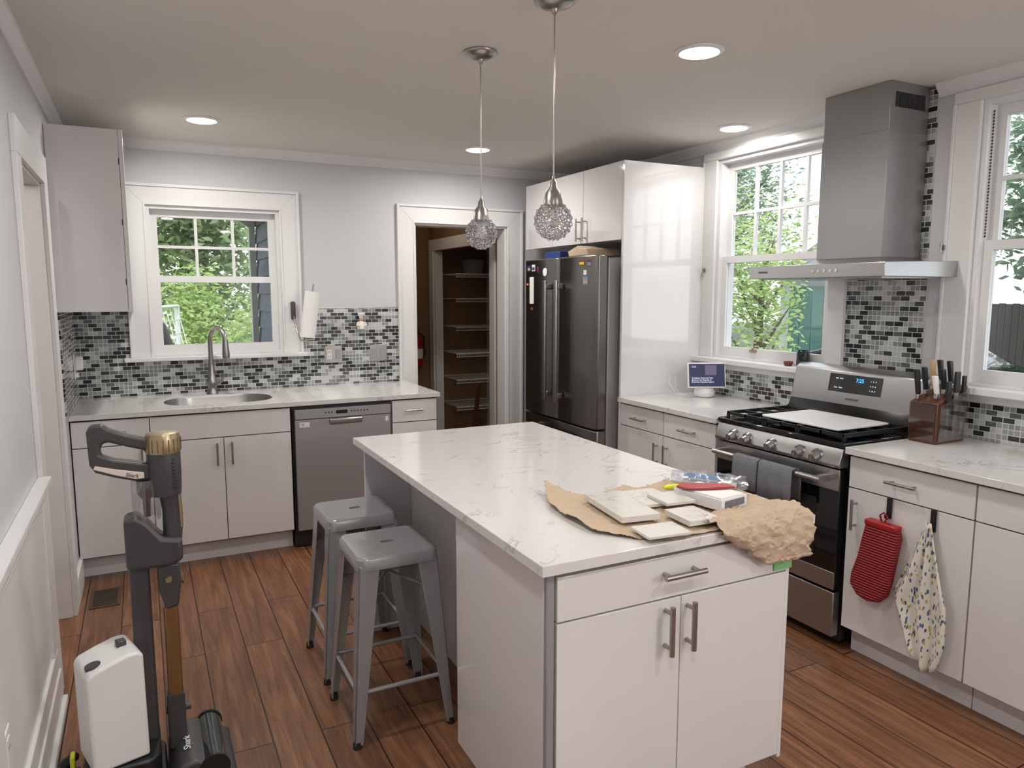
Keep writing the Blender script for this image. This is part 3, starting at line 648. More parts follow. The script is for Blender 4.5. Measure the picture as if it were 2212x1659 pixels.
for i in range(5): O('button',B().lathe([(.001,-.002),(.008,-.002),(.008,0),(.001,0)],(2.7695,2.29+i*.032,1.658),ax='x',seg=16),'chrome',c)
text('SAMSUNG',.014,(2.769,2.72,1.658),ROT_X,'dark',c)
# ---------------------------------------------------------------- counter objects
r=root('smart_display',(3.10,3.48,.915),'small white smart display with lit screen on the counter','smart display')
O('base',B().lathe([(.05,.9155),(.062,.925),(.064,.95),(.05,.985),(.02,.995)],(3.10,3.50,0)),'white',r,smooth=60)
t=math.radians(12);q=B();cx0,cy0,cz0=3.10,3.455,1.055;w,hh=.118,.078
def sc(u,v,dd): return (cx0+u,cy0+v*math.sin(t)+dd*math.cos(t),cz0+v*math.cos(t)-dd*math.sin(t))
q.hexa([sc(-w,-hh,0),sc(w,-hh,0),sc(w,-hh,.02),sc(-w,-hh,.02),sc(-w,hh,0),sc(w,hh,0),sc(w,hh,.02),sc(-w,hh,.02)])
O('frame',q,'white',r,bev=.004)
def scq(u0,u1,v0,v1,d0,d1): return B().hexa([sc(u0,v0,d0),sc(u1,v0,d0),sc(u1,v0,d1),sc(u0,v0,d1),sc(u0,v1,d0),sc(u1,v1,d0),sc(u1,v1,d1),sc(u0,v1,d1)])
O('screen',scq(-.110,.110,-.070,.070,-.001,0),'screen',r)
O('screen_picture',scq(-.01,.06,.0,.062,-.0016,-.001),'scrpic',r)
RS=(math.pi/2-t,0,0)
text('7:25',.016,sc(-.095,.052,-.002),RS,'scrtxt',r,align='LEFT')
text('Headlines: Renewed Talks\nBetween the Republic &\nEconomic Deputies Report',.0125,sc(-.095,-.030,-.002),RS,'scrtxt',r,align='LEFT')
r.rotation_euler=(0,0,math.radians(-26))
O('power_cable',B().tube([(3.0,3.56,.919),(2.96,3.60,.94),(2.93,3.62,1.0),(2.95,3.64,1.05),(2.99,3.63,1.03),(2.97,3.61,.96),(3.02,3.6,.921),(3.12,3.6,.92),(3.26,3.62,.95)],.0025,seg=6),'white',label='thin white cable coiled behind the smart display',cat='cable',smooth=60)
r=root('knife_block',(3.08,1.97,.915),'dark walnut knife block with slanted top','knife block')
O('block',B().prism([(2.985,.916),(3.185,.916),(3.185,1.16),(2.985,1.09)],'y',1.92,2.045),'wood',r,bev=.003)
O('front_plate',B().prism([(2.975,.93),(2.985,.93),(2.985,1.09),(2.975,1.085)],'y',1.925,2.04),'clear',r)
O('side_plate',B().prism([(2.99,.93),(3.18,.93),(3.18,1.15),(2.99,1.085)],'y',1.905,1.909),'clear',r)
for i,(x,y,hl,mt) in enumerate(((3.0,2.02,.13,'black'),(3.02,1.95,.10,'white'),(3.05,2.02,.12,'black'),(3.07,1.95,.11,'black'),(3.10,2.02,.13,'woodl'),(3.13,1.96,.12,'black'),(3.155,2.02,.11,'black'))):
    zt=1.09+(x-2.985)*.35+.006
    k=root('kitchen_knife',(x,y,zt),'kitchen knife with %s handle standing in the block'%({'black':'black riveted','white':'white','woodl':'round wooden'}[mt]),'knife','knives in the block')
    O('handle',B().hexa([(x-.010,y-.008,zt+.02),(x+.010,y-.008,zt+.02),(x+.010,y+.008,zt+.02),(x-.010,y+.008,zt+.02),(x-.012-.02,y-.009,zt+hl),(x+.012-.02,y-.009,zt+hl),(x+.012-.02,y+.009,zt+hl),(x-.012-.02,y+.009,zt+hl)]),mt,k,bev=.004)
    O('bolster',B().box(x-.011,x+.011,y-.008,y+.008,zt+.0,zt+.02),'steelk',k,bev=.002)
for x,wd,l in ((3.03,.022,.15),(3.08,.03,.19),(3.135,.018,.17)):
    k=root('kitchen_knife',(x,1.913,1.0),'steel knife blade held against the side of the block','knife','knives in the block')
    O('blade',B().prism([(x,.945),(x+wd,.98),(x+wd,.945+l),(x,.945+l)],'y',1.911,1.9145),'steelk',k)
    O('handle',B().box(x-.001,x+wd+.001,1.906,1.9185,.945+l,.945+l+.09),'black',k,bev=.003)
r=root('candle_jar',(3.268,2.888,1.15),'dark green glass candle jar on the window sill','candle')
O('jar',B().lathe([(.032,1.1505),(.035,1.155),(.035,1.238),(.032,1.241),(.032,1.23),(.001,1.225)],(3.268,2.888,0)),'jar',r,smooth=40)
O('wax',B().cyl((3.268,2.888,1.226),(3.268,2.888,1.229),.030),'ceram',r)
O('small_dish',B().lathe([(.018,1.1505),(.025,1.163),(.027,1.174),(.024,1.175),(.020,1.163),(.001,1.16)],(3.24,2.965,0)),'terra',label='small red clay dish on the window sill',cat='dish',smooth=40)
def hook(y,lab):
    O('over_door_hook',B().box(2.632,2.636,y-.011,y+.011,.66,.744).box(2.6361,2.639,y-.011,y+.011,.7425,.7445).box(2.618,2.632,y-.008,y+.008,.66,.664).box(2.616,2.62,y-.008,y+.008,.664,.675),'black',label=lab,cat='hook',group='over-door hooks')
hook(1.862,'black over-door hook holding the oven mitt');hook(1.678,'black over-door hook holding the patterned towel')
out=[(1.935,.632),(1.80,.645),(1.785,.60),(1.80,.50),(1.815,.40),(1.83,.345),(1.86,.312),(1.91,.30),(1.96,.312),(1.995,.35),(1.99,.40),(1.965,.48),(1.95,.56)]
r=root('oven_mitt',(2.61,1.88,.3),'red ribbed oven mitt hanging from a hook','oven mitt')
O('mitt_body',B().prism(out,'x',2.588,2.628),'mitt',r,bev=.014,seg=3)
O('loop',B().tube([(2.612,1.868,.635),(2.61,1.85,.67),(2.61,1.868,.685),(2.612,1.885,.67),(2.612,1.872,.635)],.004,seg=8),'mitt',r,smooth=60)
O('cuff',B().box(2.587,2.629,1.796,1.938,.622,.646),'red',r,bev=.006)
b=B();rows=[];ny=26;nz=22
for j in range(nz+1):
    t_=j/nz
    z=.695-.56*t_
    wL=1.69+(.13*min(1,t_/.6) if t_<.6 else .13-.10*(t_-.6)/.4)
    wR=1.672-(.085*min(1,t_/.55)) if t_<.8 else 1.587+.03*(t_-.8)/.2
    row=[]
    for i in range(ny+1):
        s_=i/ny;y=wL+(wR-wL)*s_
        amp=.014*min(1,t_*2.5)
        x=2.614+amp*math.sin(s_*17+t_*2.2)+.004*math.sin(s_*31)
        zz=z-(.05*math.sin(s_*math.pi*1.0)*t_)+.09*(1-s_)*(t_**3)*.6
        row.append(b.v((x,y,zz)))
    rows.append(row)
for j in range(nz):
    for i in range(ny): b.f([rows[j][i],rows[j][i+1],rows[j+1][i+1],rows[j+1][i]])
o=O('dish_towel',b,'leaft',label='white dish towel with blue and yellow leaf print hanging from hook',cat='towel',smooth=80)
m=o.modifiers.new('so','SOLIDIFY');m.thickness=.003
# ---------------------------------------------------------------- island clutter
def inpoly(x,y,P):
    c=False;n=len(P)
    for i in range(n):
        x1,y1=P[i];x2,y2=P[(i+1)%n]
        if (y1>y)!=(y2>y) and x<(x2-x1)*(y-y1)/(y2-y1)+x1:c=not c
    return c
P=[(1.13,2.02),(1.06,1.86),(1.045,1.72),(1.05,1.60),(1.12,1.51),(1.20,1.462),(1.37,1.46),(1.70,1.46),(1.722,1.62),(1.722,1.90),(1.62,1.96),(1.44,1.92),(1.40,1.95),(1.25,1.91)]
b=B();g={};n=96
for i in range(n+1):
    for j in range(n+1):
        x=1.03+.70*i/n;y=1.45+.58*j/n
        if inpoly(x,y,P):
            z=.9165+.007*abs(NZ.noise(V((x*14,y*14,1))))+.006*abs(NZ.noise(V((x*36,y*36,5))))
            if x<1.15: z+=1.2*(1.15-x)**2*(1.2+NZ.noise(V((x*8,y*10,3))))
            if y>1.90: z+=2.0*(y-1.90)**2*(1.4+NZ.noise(V((x*12,0,7))))
            g[i,j]=b.v((x,y,z))
for (i,j) in g:
    q=[(i,j),(i+1,j),(i+1,j+1),(i,j+1)]
    if all(k in g for k in q): b.f([g[k] for k in q])
for v_ in [v for v in b.bm.verts if not v.link_faces]: b.bm.verts.remove(v_)
o=O('kraft_paper_sheet',b,'kraft',label='wrinkled brown kraft paper spread over the island countertop',cat='paper',smooth=25)
m=o.modifiers.new('so','SOLIDIFY');m.thickness=.0008;m.offset=1
b=B();rows=[];nu=110;nv=84
path=[(1.568,.928),(1.54,.934),(1.50,.938),(1.462,.938),(1.444,.920),(1.436,.89),(1.436,.85),(1.444,.805),(1.450,.795)]
def pp(t_):
    k=t_*(len(path)-1);i=min(int(k),len(path)-2);f=k-i
    return path[i][0]*(1-f)+path[i+1][0]*f,path[i][1]*(1-f)+path[i+1][1]*f
def ridg(p): return 1-2.2*abs(NZ.noise(p))
for i in range(nu+1):
    u=i/nu;x=1.35+.345*u;row=[]
    ed=.010*NZ.noise(V((u*9,3,1)))
    for j in range(nv+1):
        y,z=pp(j/nv)
        if z<.925: z=.925-(.925-z)*(.12+.88*min(1,u/.55))+ed*(j/nv)
        p=V((x*16,y*16,z*16))
        d=ridg(p)*.007+ridg(p*1.9+V((3,1,2)))*.006+ridg(p*4.2)*.0035-.003
        if y>1.455: z=max(.922,z+d)
        else: y=min(1.452,y-d*.9);z+=d*.3
        row.append(b.v((x+d*.8,y,z)))
    rows.append(row)
for i in range(nu):
    for j in range(nv): b.f([rows[i][j],rows[i+1][j],rows[i+1][j+1],rows[i][j+1]])
o=O('crumpled_kraft_paper',b,'kraft',label='crumpled brown kraft paper bunched over the counter corner',cat='paper',smooth=22)
m=o.modifiers.new('so','SOLIDIFY');m.thickness=.0008
O('painters_tape',B().box(1.585,1.655,1.4665,1.4705,.764,.800),'green',label='strip of light green tape stuck to the drawer front',cat='tape')
def slab(cx,cy,w,l,t,rot,lab,z=.926,name='tile_sample',mt='marble'):
    b=B().box(-w/2,w/2,-l/2,l/2,0,t)
    o=O(name,b,mt,label=lab,cat='tile',bev=.0015,group='tile samples')
    o.location=(cx,cy,z+t/2);o.rotation_euler=(0,0,math.radians(rot));return o
slab(1.225,1.72,.12,.25,.018,-8,'long white marble tile sample with polished face',.929)
slab(1.365,1.765,.12,.16,.010,-6,'thin pale marble tile sample lying on kraft paper',.929)
slab(1.395,1.70,.10,.11,.010,-6,'square cream stone tile sample stacked on another',.9395)
slab(1.35,1.555,.10,.12,.016,-4,'thick square white marble tile sample',.929)
slab(1.20,1.50,.13,.095,.008,-6,'thin speckled marble tile sample near the counter edge',.929)
r=root('sample_box',(1.515,1.66,.929),'open white carton of sample chips on the paper','box')
O('tray',B().box(1.455,1.575,1.575,1.755,.929,.932).box(1.455,1.459,1.575,1.755,.932,.962).box(1.571,1.575,1.575,1.755,.932,.962).box(1.459,1.571,1.575,1.579,.932,.962).box(1.459,1.571,1.751,1.755,.932,.962),'white',r,bev=.001)
O('sample_card',B().box(1.462,1.568,1.582,1.748,.932,.966),'paper',r,bev=.002)
O('label_print',B().box(1.47,1.56,1.573,1.5748,.936,.956),'towelg',r)
r.rotation_euler=(0,0,math.radians(10))
O('red_packet',B().prism([(1.430,1.720),(1.448,1.675),(1.50,1.655),(1.585,1.63),(1.594,1.672),(1.53,1.712),(1.47,1.748)],'z',.968,.974),'red',label='folded dark red packet resting on the sample carton',cat='packet',bev=.003)
O('highlighter',B().tube([(1.47,1.83,.936),(1.49,1.83,.936),(1.55,1.815,.936)],[.005,.009,.009],seg=12),'yellow',label='yellow highlighter lying on the kraft paper',cat='marker',smooth=40)
r=root('plastic_pouch',(1.6,1.77,.93),'crinkled clear plastic pouch with blue printed label','bag')
b=B();n=26;k_=16;L_=[]
for i in range(n+1):
    a=i/n;cxp=1.54+.15*a;cyp=1.88-.19*a;ring=[]
    for k in range(k_):
        th=2*math.pi*k/k_;hgt=.022*(1-.35*abs(2*a-1)**3);wd=.052*(1-.15*abs(2*a-1)**2)
        nn=1+.5*NZ.noise(V((a*7,math.cos(th)*1.5,math.sin(th)*1.5+4)))
        dn=V((.64,.77,0));p=V((cxp,cyp,.957))+dn*math.cos(th)*wd*nn+V((0,0,1))*math.sin(th)*hgt*nn
        p.x=min(p.x,1.77);p.z=max(p.z,.928);ring.append(b.v(p))
    L_.append(ring)
for i in range(n):
    for k in range(k_): b.f([L_[i][k],L_[i][(k+1)%k_],L_[i+1][(k+1)%k_],L_[i+1][k]])
O('pouch_film',b,'bag',r,smooth=50)
O('pouch_label',B().hexa([(1.555,1.84,.960),(1.635,1.745,.960),(1.655,1.767,.966),(1.58,1.862,.966),(1.555,1.84,.961),(1.635,1.745,.961),(1.655,1.767,.967),(1.58,1.862,.967)]),'lblue',r)
O('white_card',B().hexa([(1.525,1.87,.945),(1.655,1.70,.945),(1.69,1.735,.947),(1.565,1.905,.947),(1.525,1.87,.947),(1.655,1.70,.947),(1.69,1.735,.949),(1.565,1.905,.949)]),'paper',r)
# ---------------------------------------------------------------- pendants
def pendant(cx,cy,lab):
    r=root('pendant_light',(cx,cy,CZ),lab,'pendant light','crystal pendants above the island')
    O('canopy',B().lathe([(.066,CZ-.0005),(.067,CZ-.005),(.063,CZ-.012),(.050,CZ-.021),(.030,CZ-.027),(.012,CZ-.030),(.010,CZ-.042),(.004,CZ-.048)],(cx,cy,0)),'nickel',r,smooth=50)
    O('cord',B().cyl((cx,cy,1.93),(cx,cy,CZ-.03),.0028,seg=8),'nickel',r,smooth=50)
    O('socket_cap',B().lathe([(.004,1.94),(.007,1.925),(.012,1.92),(.014,1.902),(.026,1.888),(.031,1.86),(.033,1.845),(.030,1.843)],(cx,cy,0)),'nickel',r,smooth=40)
    c=V((cx,cy,1.795));R=.060;b=B()
    rows=[(52,11),(31,14),(10,16),(-11,16),(-32,14),(-53,11),(-74,6)]
    for ri,(la,n) in enumerate(rows):
        for k in range(n):
            lo=2*math.pi*(k+.5*(ri%2))/n;L=math.radians(la);d=V((math.cos(L)*math.cos(lo),math.cos(L)*math.sin(lo),math.sin(L)))
            u=d.orthogonal().normalized();w=d.cross(u);p=c+d*R;q=.0125
            b.tube([p+(u*math.cos(a)+w*math.sin(a))*q for a in [2*math.pi*m/10 for m in range(10)]],.0014,0,5,closed=True)
            b.sph(p,.0075,1,sub=1)
    O('lamp_shade',b,['chrome','crystal'],r,label='openwork globe of wire rings and crystals')
    O('bulb',B().lathe([(.008,1.845),(.012,1.825),(.022,1.80),(.020,1.782),(.001,1.772)],(cx,cy,0)),'bulb',r,smooth=60)
    return r
s=pendant(1.235,2.72,'crystal globe pendant light hanging near the fridge end of the island');dup(s,(.0,-.575,0),'crystal globe pendant light hanging over the middle of the island')
# ---------------------------------------------------------------- recessed lights
def can(x,y,pw):
    r=root('recessed_light',(x,y,CZ),'lit round recessed ceiling light with white trim ring','ceiling light','recessed ceiling lights')
    O('trim_ring',B().lathe([(.095,CZ-.0005),(.095,CZ-.004),(.078,CZ-.010),(.072,CZ-.006),(.072,CZ-.0005)],(x,y,0)),'white',r,smooth=40)
    O('lens',B().lathe([(.071,CZ-.002),(.071,CZ-.011),(.05,CZ-.016),(.001,CZ-.018)],(x,y,0)),'lamp',r,smooth=60)
    l=bpy.data.lights.new('downlight','AREA');l.shape='DISK';l.size=.14;l.energy=pw;l.color=(1,.96,.91);l.spread=math.radians(175)
    o=bpy.data.objects.new('downlight',l);COL.objects.link(o);o.parent=r;o.location=(0,0,-.025)
PW=10.5
for x,y in ((.35,4.42),(2.02,4.50),(1.99,2.33),(3.06,3.27),(.35,2.2),(.35,.3),(1.9,.3),(1.2,-1.5)): can(x,y,PW*(.5 if x>3 else 1))
b=B().box(-.315,-.175,4.03,4.28,.0005,.005)
for i in range(9): b.box(-.30,-.19,4.045+i*.025,4.06+i*.025,.005,.0058,1)
O('floor_vent',b,['vent','gap'],label='bronze metal floor register set in the wood floor',cat='vent')
# ---------------------------------------------------------------- vacuum
vy=2.5
r=root('stick_vacuum',(-.04,vy,0),'charcoal and gold cordless stick vacuum docked on its stand','vacuum cleaner')
hp=[(-.165,1.045),(-.168,1.145),(-.158,1.165),(-.125,1.167),(-.108,1.152),(-.06,1.130),(.0,1.112),(.0,1.072),(-.06,1.092),(-.115,1.112),(-.130,1.104),(-.134,1.075),(-.10,1.058),(-.03,1.042),(.0,1.036),(.0,.985),(-.04,.982),(-.10,1.0),(-.15,1.020)]
h=O('handle',B().prism(hp,'y',vy-.020,vy+.020),'dark',r,bev=.009,seg=3)
O('grip_inlay',B().prism([(-.155,1.033),(-.10,1.010),(-.045,.992),(-.02,.992),(-.02,1.010),(-.09,1.026),(-.15,1.043)],'y',vy-.0225,vy-.0195),'pink',h,bev=.001)
text('Shark',.016,(-.052,vy-.0232,1.004),(math.pi/2,math.radians(13),0),'black',h)
O('motor_housing',B().lathe([(.046,.93),(.048,.96),(.049,1.0),(.049,1.06),(.048,1.065)],(.037,vy,0),seg=32),'dark',r,smooth=50)
O('motor_cap',B().lathe([(.050,1.065),(.052,1.08),(.051,1.112),(.046,1.126),(.012,1.132),(.001,1.130)],(.037,vy,0),seg=32),'gold',r,smooth=50)
b=B()
for k in range(20):
    a=2*math.pi*k/20;b.box(.037+.0515*math.cos(a)-.0015,.037+.0515*math.cos(a)+.0015,vy+.0515*math.sin(a)-.0015,vy+.0515*math.sin(a)+.0015,1.07,1.11)
O('cap_rib',b,'bronze',r,label='ribbed collar around the gold cap')
b=B()
for k in range(9):
    for j in range(6): b.sph((.06+.0025*j,vy-.045+.003*j,1.045-.011*k),.0022,sub=1)
O('vent_grille',b,'black',r)
O('dust_cup',B().lathe([(.038,.855),(.040,.87),(.042,.95),(.040,.985)],(-.018,vy,0),seg=28),'clear',r,smooth=60,label='clear dust cup')
O('cyclone',B().lathe([(.010,.865),(.012,.92),(.026,.94),(.026,.983)],(-.018,vy,0)),'dark',r,smooth=50)
O('neck',B().tube([(.047,vy,.95),(.050,vy,.88),(.052,vy,.82),(.049,vy,.77)],[.032,.026,.029,.027],seg=16),'dark',r,smooth=60)
O('neck_accent',B().tube([(.074,vy-.012,.94),(.077,vy-.012,.87),(.076,vy-.010,.82)],.006,seg=8),'gold',r,smooth=60)
O('dock_cradle',B().prism([(-.085,.87),(-.05,.878),(-.02,.855),(.02,.80),(.076,.79),(.076,.72),(.03,.705),(-.085,.71)],'y',vy-.045,vy+.045),'dark',r,bev=.012,seg=3)
O('stand_post',B().prism(rr(-.080,-.022,vy-.02,vy+.055,.014,4),'z',.05,.712),'dark',r,smooth=40)
O('wand_joint',B().prism([(.0,.71),(.064,.71),(.066,.64),(.056,.57),(.02,.56),(.003,.62)],'y',vy-.032,vy+.025),'dark',r,bev=.008)
O('release_button',B().lathe([(.001,0),(.014,.0),(.016,.006),(.001,.008)],(.068,vy,.645),ax='x'),'gold',r,smooth=50)
O('pivot_cap',B().lathe([(.001,-.038),(.009,-.038),(.012,-.032)],(.03,vy,.66),ax='y'),'gold',r,smooth=50)
O('wand',B().prism(rr(.010,.054,vy-.024,vy+.020,.008,4),'z',.26,.565),'bronze',r,smooth=40)
O('lower_wand',B().prism(rr(.004,.058,vy-.028,vy+.022,.010,4),'z',.09,.27).cyl((-.0,vy,.21),(.075,vy,.21),.012),'dark',r,smooth=40)
fh=O('floor_head',B().prism([(.0,.012),(.0,.06),(.03,.105),(.075,.115),(.115,.10),(.13,.07),(.13,.012)],'y',vy-.17,vy+.10),'dark',r,bev=.012,seg=3)
O('brush_window',B().tube([(.130,vy-.165,.078),(.130,vy+.095,.078)],.040,seg=28),'roller',r,smooth=50)
O('head_bumper',B().prism([(.12,.012),(.19,.012),(.195,.045),(.175,.055),(.12,.055)],'y',vy-.17,vy+.10),'dark',r,bev=.008)
text('Shark',.030,(.055,vy-.06,.1175),(0,math.radians(-6),math.radians(90)),'white',fh)
for a_ in (vy-.176,vy+.096): O('head_end_cap',B().cyl((.130,a_,.078),(.130,a_+.010,.078),.044,seg=28),'black',r,smooth=40)
O('dock_base',B().prism(rr(-.245,-.005,vy-.17,vy+.13,.04,5),'z',.001,.045).prism(rr(-.235,-.02,vy-.14,vy+.10,.05,5),'z',.0455,.135),'black',r,bev=.006)
cb=(-.148,vy-.055,0)
bn=O('dust_bin',B().prism([(-.226,.137),(-.228,.437),(-.214,.452),(-.165,.468),(-.115,.480),(-.085,.480),(-.070,.466),(-.068,.137)],'y',vy-.135,vy+.03).rotz(cb,16),'white',r,bev=.024,seg=5,smooth=50)
O('bin_lid_dial',B().cyl((-.198,vy-.09,.448),(-.200,vy-.09,.4605),.022,seg=24).rotz(cb,16),'dark',bn,smooth=40)
O('bin_latch',B().box(-.125,-.098,vy-.065,vy-.035,.472,.496).rotz(cb,16),'dark',bn,bev=.004)
r=root('crevice_tool',(-.28,2.52,0),'black and yellow vacuum attachment tool beside the dock','vacuum attachment')
O('tool_body',B().box(-.325,-.255,2.50,2.58,.001,.05).tube([(-.30,2.54,.05),(-.29,2.54,.09),(-.26,2.52,.12)],[.02,.018,.014],seg=12),'black',r,bev=.006)
O('tool_clip',B().box(-.275,-.262,2.49,2.53,.07,.13).box(-.30,-.27,2.47,2.50,.02,.06),'yellow',r,bev=.003)
# ---------------------------------------------------------------- pantry contents
for i,z in enumerate((.43,.70,.96,1.22,1.50,1.74)):
    b=B();b.cyl((2.74,6.64,z),(3.27,6.64,z),.006,seg=6).cyl((2.74,6.64,z-.03),(3.27,6.64,z-.03),.004,seg=6).cyl((2.74,7.09,z),(3.27,7.09,z),.005,seg=6)
    for k in range(28): x=2.75+k*.0195;b.box(x-.0015,x+.0015,6.637,7.09,z,z+.003);b.box(x-.0015,x+.0015,6.637,6.641,z-.03,z)
    O('wire_shelf',b,'wire',label='white wire shelf in the dim pantry closet',cat='shelf',group='pantry wire shelves')
r=root('storage_tub',(3.0,6.8,1.747),'grey plastic tub on the top pantry shelf','tub');O('tub_body',B().lathe([(.09,1.747),(.12,1.88),(.125,1.885),(.11,1.882)],(3.02,6.85,0)),'sidegr',r,smooth=40);O('tub_rim',B().lathe([(.118,1.88),(.132,1.882),(.132,1.894),(.118,1.894)],(3.02,6.85,0)),'dark',r,smooth=40)
O('wooden_plank',B().hexa([(2.86,6.60,.0),(2.90,6.60,.0),(2.90,6.62,.0),(2.86,6.62,.0),(2.94,6.58,.66),(2.98,6.58,.66),(2.98,6.60,.66),(2.94,6.60,.66)]),'wood',label='wooden board leaning against the pantry shelves',cat='board')
O('tool_case',B().box(2.80,2.92,6.66,6.9,1.503,1.52),'bronze',label='flat brown case on a pantry shelf',cat='case',bev=.004)
ex=2.47
r=root('fire_extinguisher',(ex,7.0,.85),'red fire extinguisher mounted on the pantry wall','fire extinguisher')
O('tank',B().lathe([(.055,.82),(.064,.84),(.064,1.07),(.04,1.12),(.018,1.14)],(ex,7.03,0)),'red',r,smooth=50)
O('valve',B().cyl((ex,7.03,1.14),(ex,7.03,1.18),.015).box(ex-.06,ex+.03,7.02,7.04,1.18,1.19).box(ex-.06,ex+.02,7.02,7.04,1.20,1.21),'black',r);O('hose',B().tube([(ex+.01,7.02,1.16),(ex+.07,7.01,1.12),(ex+.075,7.01,.95),(ex+.05,7.0,.9)],.010),'black',r,smooth=60)
O('label_band',B().lathe([(.0645,.90),(.0645,1.0)],(ex,7.03,0)),'ceram',r)
O('wall_bracket',B().box(ex-.03,ex+.03,7.085,7.1,.84,1.14),'black',r)
# ---------------------------------------------------------------- outdoors
GZ=-.7
O('lawn',B().box(-14,3.4,7.4,40,GZ-.1,GZ),'grass',label='green lawn behind the house',cat='lawn',kind='stuff')
O('driveway',B().box(3.5,40,-20,40,GZ-.1,GZ),'asph',label='grey asphalt driveway beside the house',cat='driveway',kind='stuff')
b=B().box(.98,1.5,5.32,7.1,GZ,2.6)
for i in range(22): z=GZ+.15*i;b.hexa([(.955,5.32,z),(.98,5.32,z),(.98,7.1,z),(.955,7.1,z),(.972,5.32,z+.145),(.98,5.32,z+.145),(.98,7.1,z+.145),(.972,7.1,z+.145)])
O('wall_exterior_siding',b,'siding',kind=ST)
O('trim_20',B().box(.62,1.5,5.8,7.4,2.30,2.42).box(.9,.95,7.0,7.1,GZ,2.3).prism([(.62,2.30),(.9,2.30),(.9,2.12)],'y',6.9,6.96),'trim',kind=ST)
def foliage(b,c,rad,n,ls,m=0,clusters=14):
    cs=[]
    for k in range(clusters):
        d=V((random.gauss(0,1),random.gauss(0,1),random.gauss(0,1))).normalized()*random.uniform(.35,.85);cs.append(V((c[0]+d.x*rad[0],c[1]+d.y*rad[1],c[2]+d.z*rad[2])))
    for k in range(n):
        q=random.choice(cs);d=V((random.gauss(0,1),random.gauss(0,1),random.gauss(0,1))).normalized()*random.random()**.5*.5
        p=q+V((d.x*rad[0],d.y*rad[1],d.z*rad[2]))
        u=V((random.gauss(0,1),random.gauss(0,1),random.gauss(0,.6))).normalized();w=u.orthogonal().normalized()
        s_=ls*random.uniform(.6,1.3);p.z=max(p.z,GZ+s_+.02)
        b.f([b.v(p-u*s_),b.v(p+w*s_*.5),b.v(p+u*s_),b.v(p-w*s_*.5)],m)
def tree(x,y,h,cr,n,ls,mt,lab,name='tree',z0=GZ,cz=None,cl=14):
    r=root(name,(x,y,z0),lab,'tree')
    z0_=z0+.002
    tp=V((x+.1,y,z0+h*.8));b=B().tube([(x,y,z0_),(x,y,z0_+.1),(x+.05,y+.03,z0+h*.4),tp],[h*.022+.02,h*.022+.02,h*.016+.012,.02],seg=10)
    for k in range(9):
        a=k*2.4;zz=z0+h*(.35+.05*k);b.tube([(x+.05,y,zz),(x+math.cos(a)*cr[0]*.35,y+math.sin(a)*cr[1]*.35,zz+h*.08),(x+math.cos(a)*cr[0]*.7,y+math.sin(a)*cr[1]*.7,zz+h*.18)],[h*.008+.006,h*.005+.004,.004],seg=6)
    O('trunk',b,'bark',r,smooth=60)
    b=B();foliage(b,(x,y,(cz if cz is not None else z0+h*.68)),cr,n,ls,0,cl);O('foliage',b,mt,r)
    return r
for x,y,h,c,n in ((-2.8,17,9,(1.9,2.4,4),9000),(1.2,18,10,(1.6,2.2,4.8),9000),(5.0,17.5,8,(1.7,2.2,4.2),7500),(-1.4,25,13,(2.9,2.2,7),9000),(4.9,25,12,(2.6,2.2,6.5),8000)):
    tree(x,y,h,c,n,.12,'leafd','large leafy tree at the back of the yard',cz=GZ+h*.5,cl=26)
def bush(x,y,rad,n,mt,lab,ls=.08):
    b=B();foliage(b,(x,y,GZ+rad[2]*.75),rad,n,ls,0,18);O('shrub',b,mt,label=lab,cat='shrub')
bush(1.9,11.5,(1.1,.9,1.5),6500,'leafm','dense green shrub in the back yard',.05);bush(.9,13.6,(.8,.6,1.6),4200,'leafl','light green shrub in the back yard',.05)
bush(-1.4,14.3,(1.3,.6,1.8),5200,'leafd','dark green hedge behind the lawn',.07);bush(3.1,14.2,(1.2,.6,2.0),5200,'leafd','dark green hedge behind the lawn',.07)
r=root('soccer_goal',(.45,11.4,GZ),'white soccer goal with net on the lawn','soccer goal')
O('frame',B().tube([(.02,10.9,GZ+.05),(.02,10.9,1.35),(.5,12.6,1.35),(.5,12.6,GZ+.05)],.04,seg=8),'white',r)
b=B()
for k in range(9): t_=k/8;b.cyl((.02+.48*t_,10.9+1.7*t_,1.35),(.42+.48*t_,10.9+1.7*t_,GZ+.02),.008,seg=5)
for k in range(10): t_=k/10;b.cyl((.02+.4*t_,10.9,1.35-2.05*t_),(.5+.4*t_,12.6,1.35-2.05*t_),.008,seg=5)
O('net',b,'white',r)
r=root('patio_umbrella',(.15,8.6,GZ),'closed dark patio umbrella outside the window','umbrella')
O('canopy',B().tube([(.15,8.6,.1),(.15,8.6,.5),(.14,8.6,.95),(.14,8.6,1.22),(.14,8.6,1.30)],[.22,.21,.17,.09,.01],seg=12),'black',r,smooth=60);O('pole',B().cyl((.15,8.6,GZ),(.15,8.6,1.33),.02),'dark',r)
tree(6.9,6.85,3.3,(.60,.68,1.2),3600,.038,'leafl','young tree with pale green leaves beside the driveway',cz=1.75,cl=24)
for x,y,h,c,n in ((27,29,13,(3.4,4,6.5),9000),(30,20,14,(3.6,3.8,7.5),11000),(27,9.6,12,(3.0,3.6,6.5),10000),(20.5,24.5,10,(2.6,2.8,5.5),8000),(24,1.8,12,(3,3,6.5),7000),(18,8.6,8,(1.5,1.8,3.4),8000)):
    tree(x,y,h,c,n,.15,'leafh','tall leafy tree beyond the driveway',cz=GZ+h*.55,cl=28)
b=B()
for k in range(60): y=3.0+k*.18;b.box(21.0,21.03,y,y+.17,GZ,1.25+.02*(k%2))
b.box(21.03,21.08,3.0,13.8,.9,1.0).box(21.03,21.08,3.0,13.8,-.3,-.2)
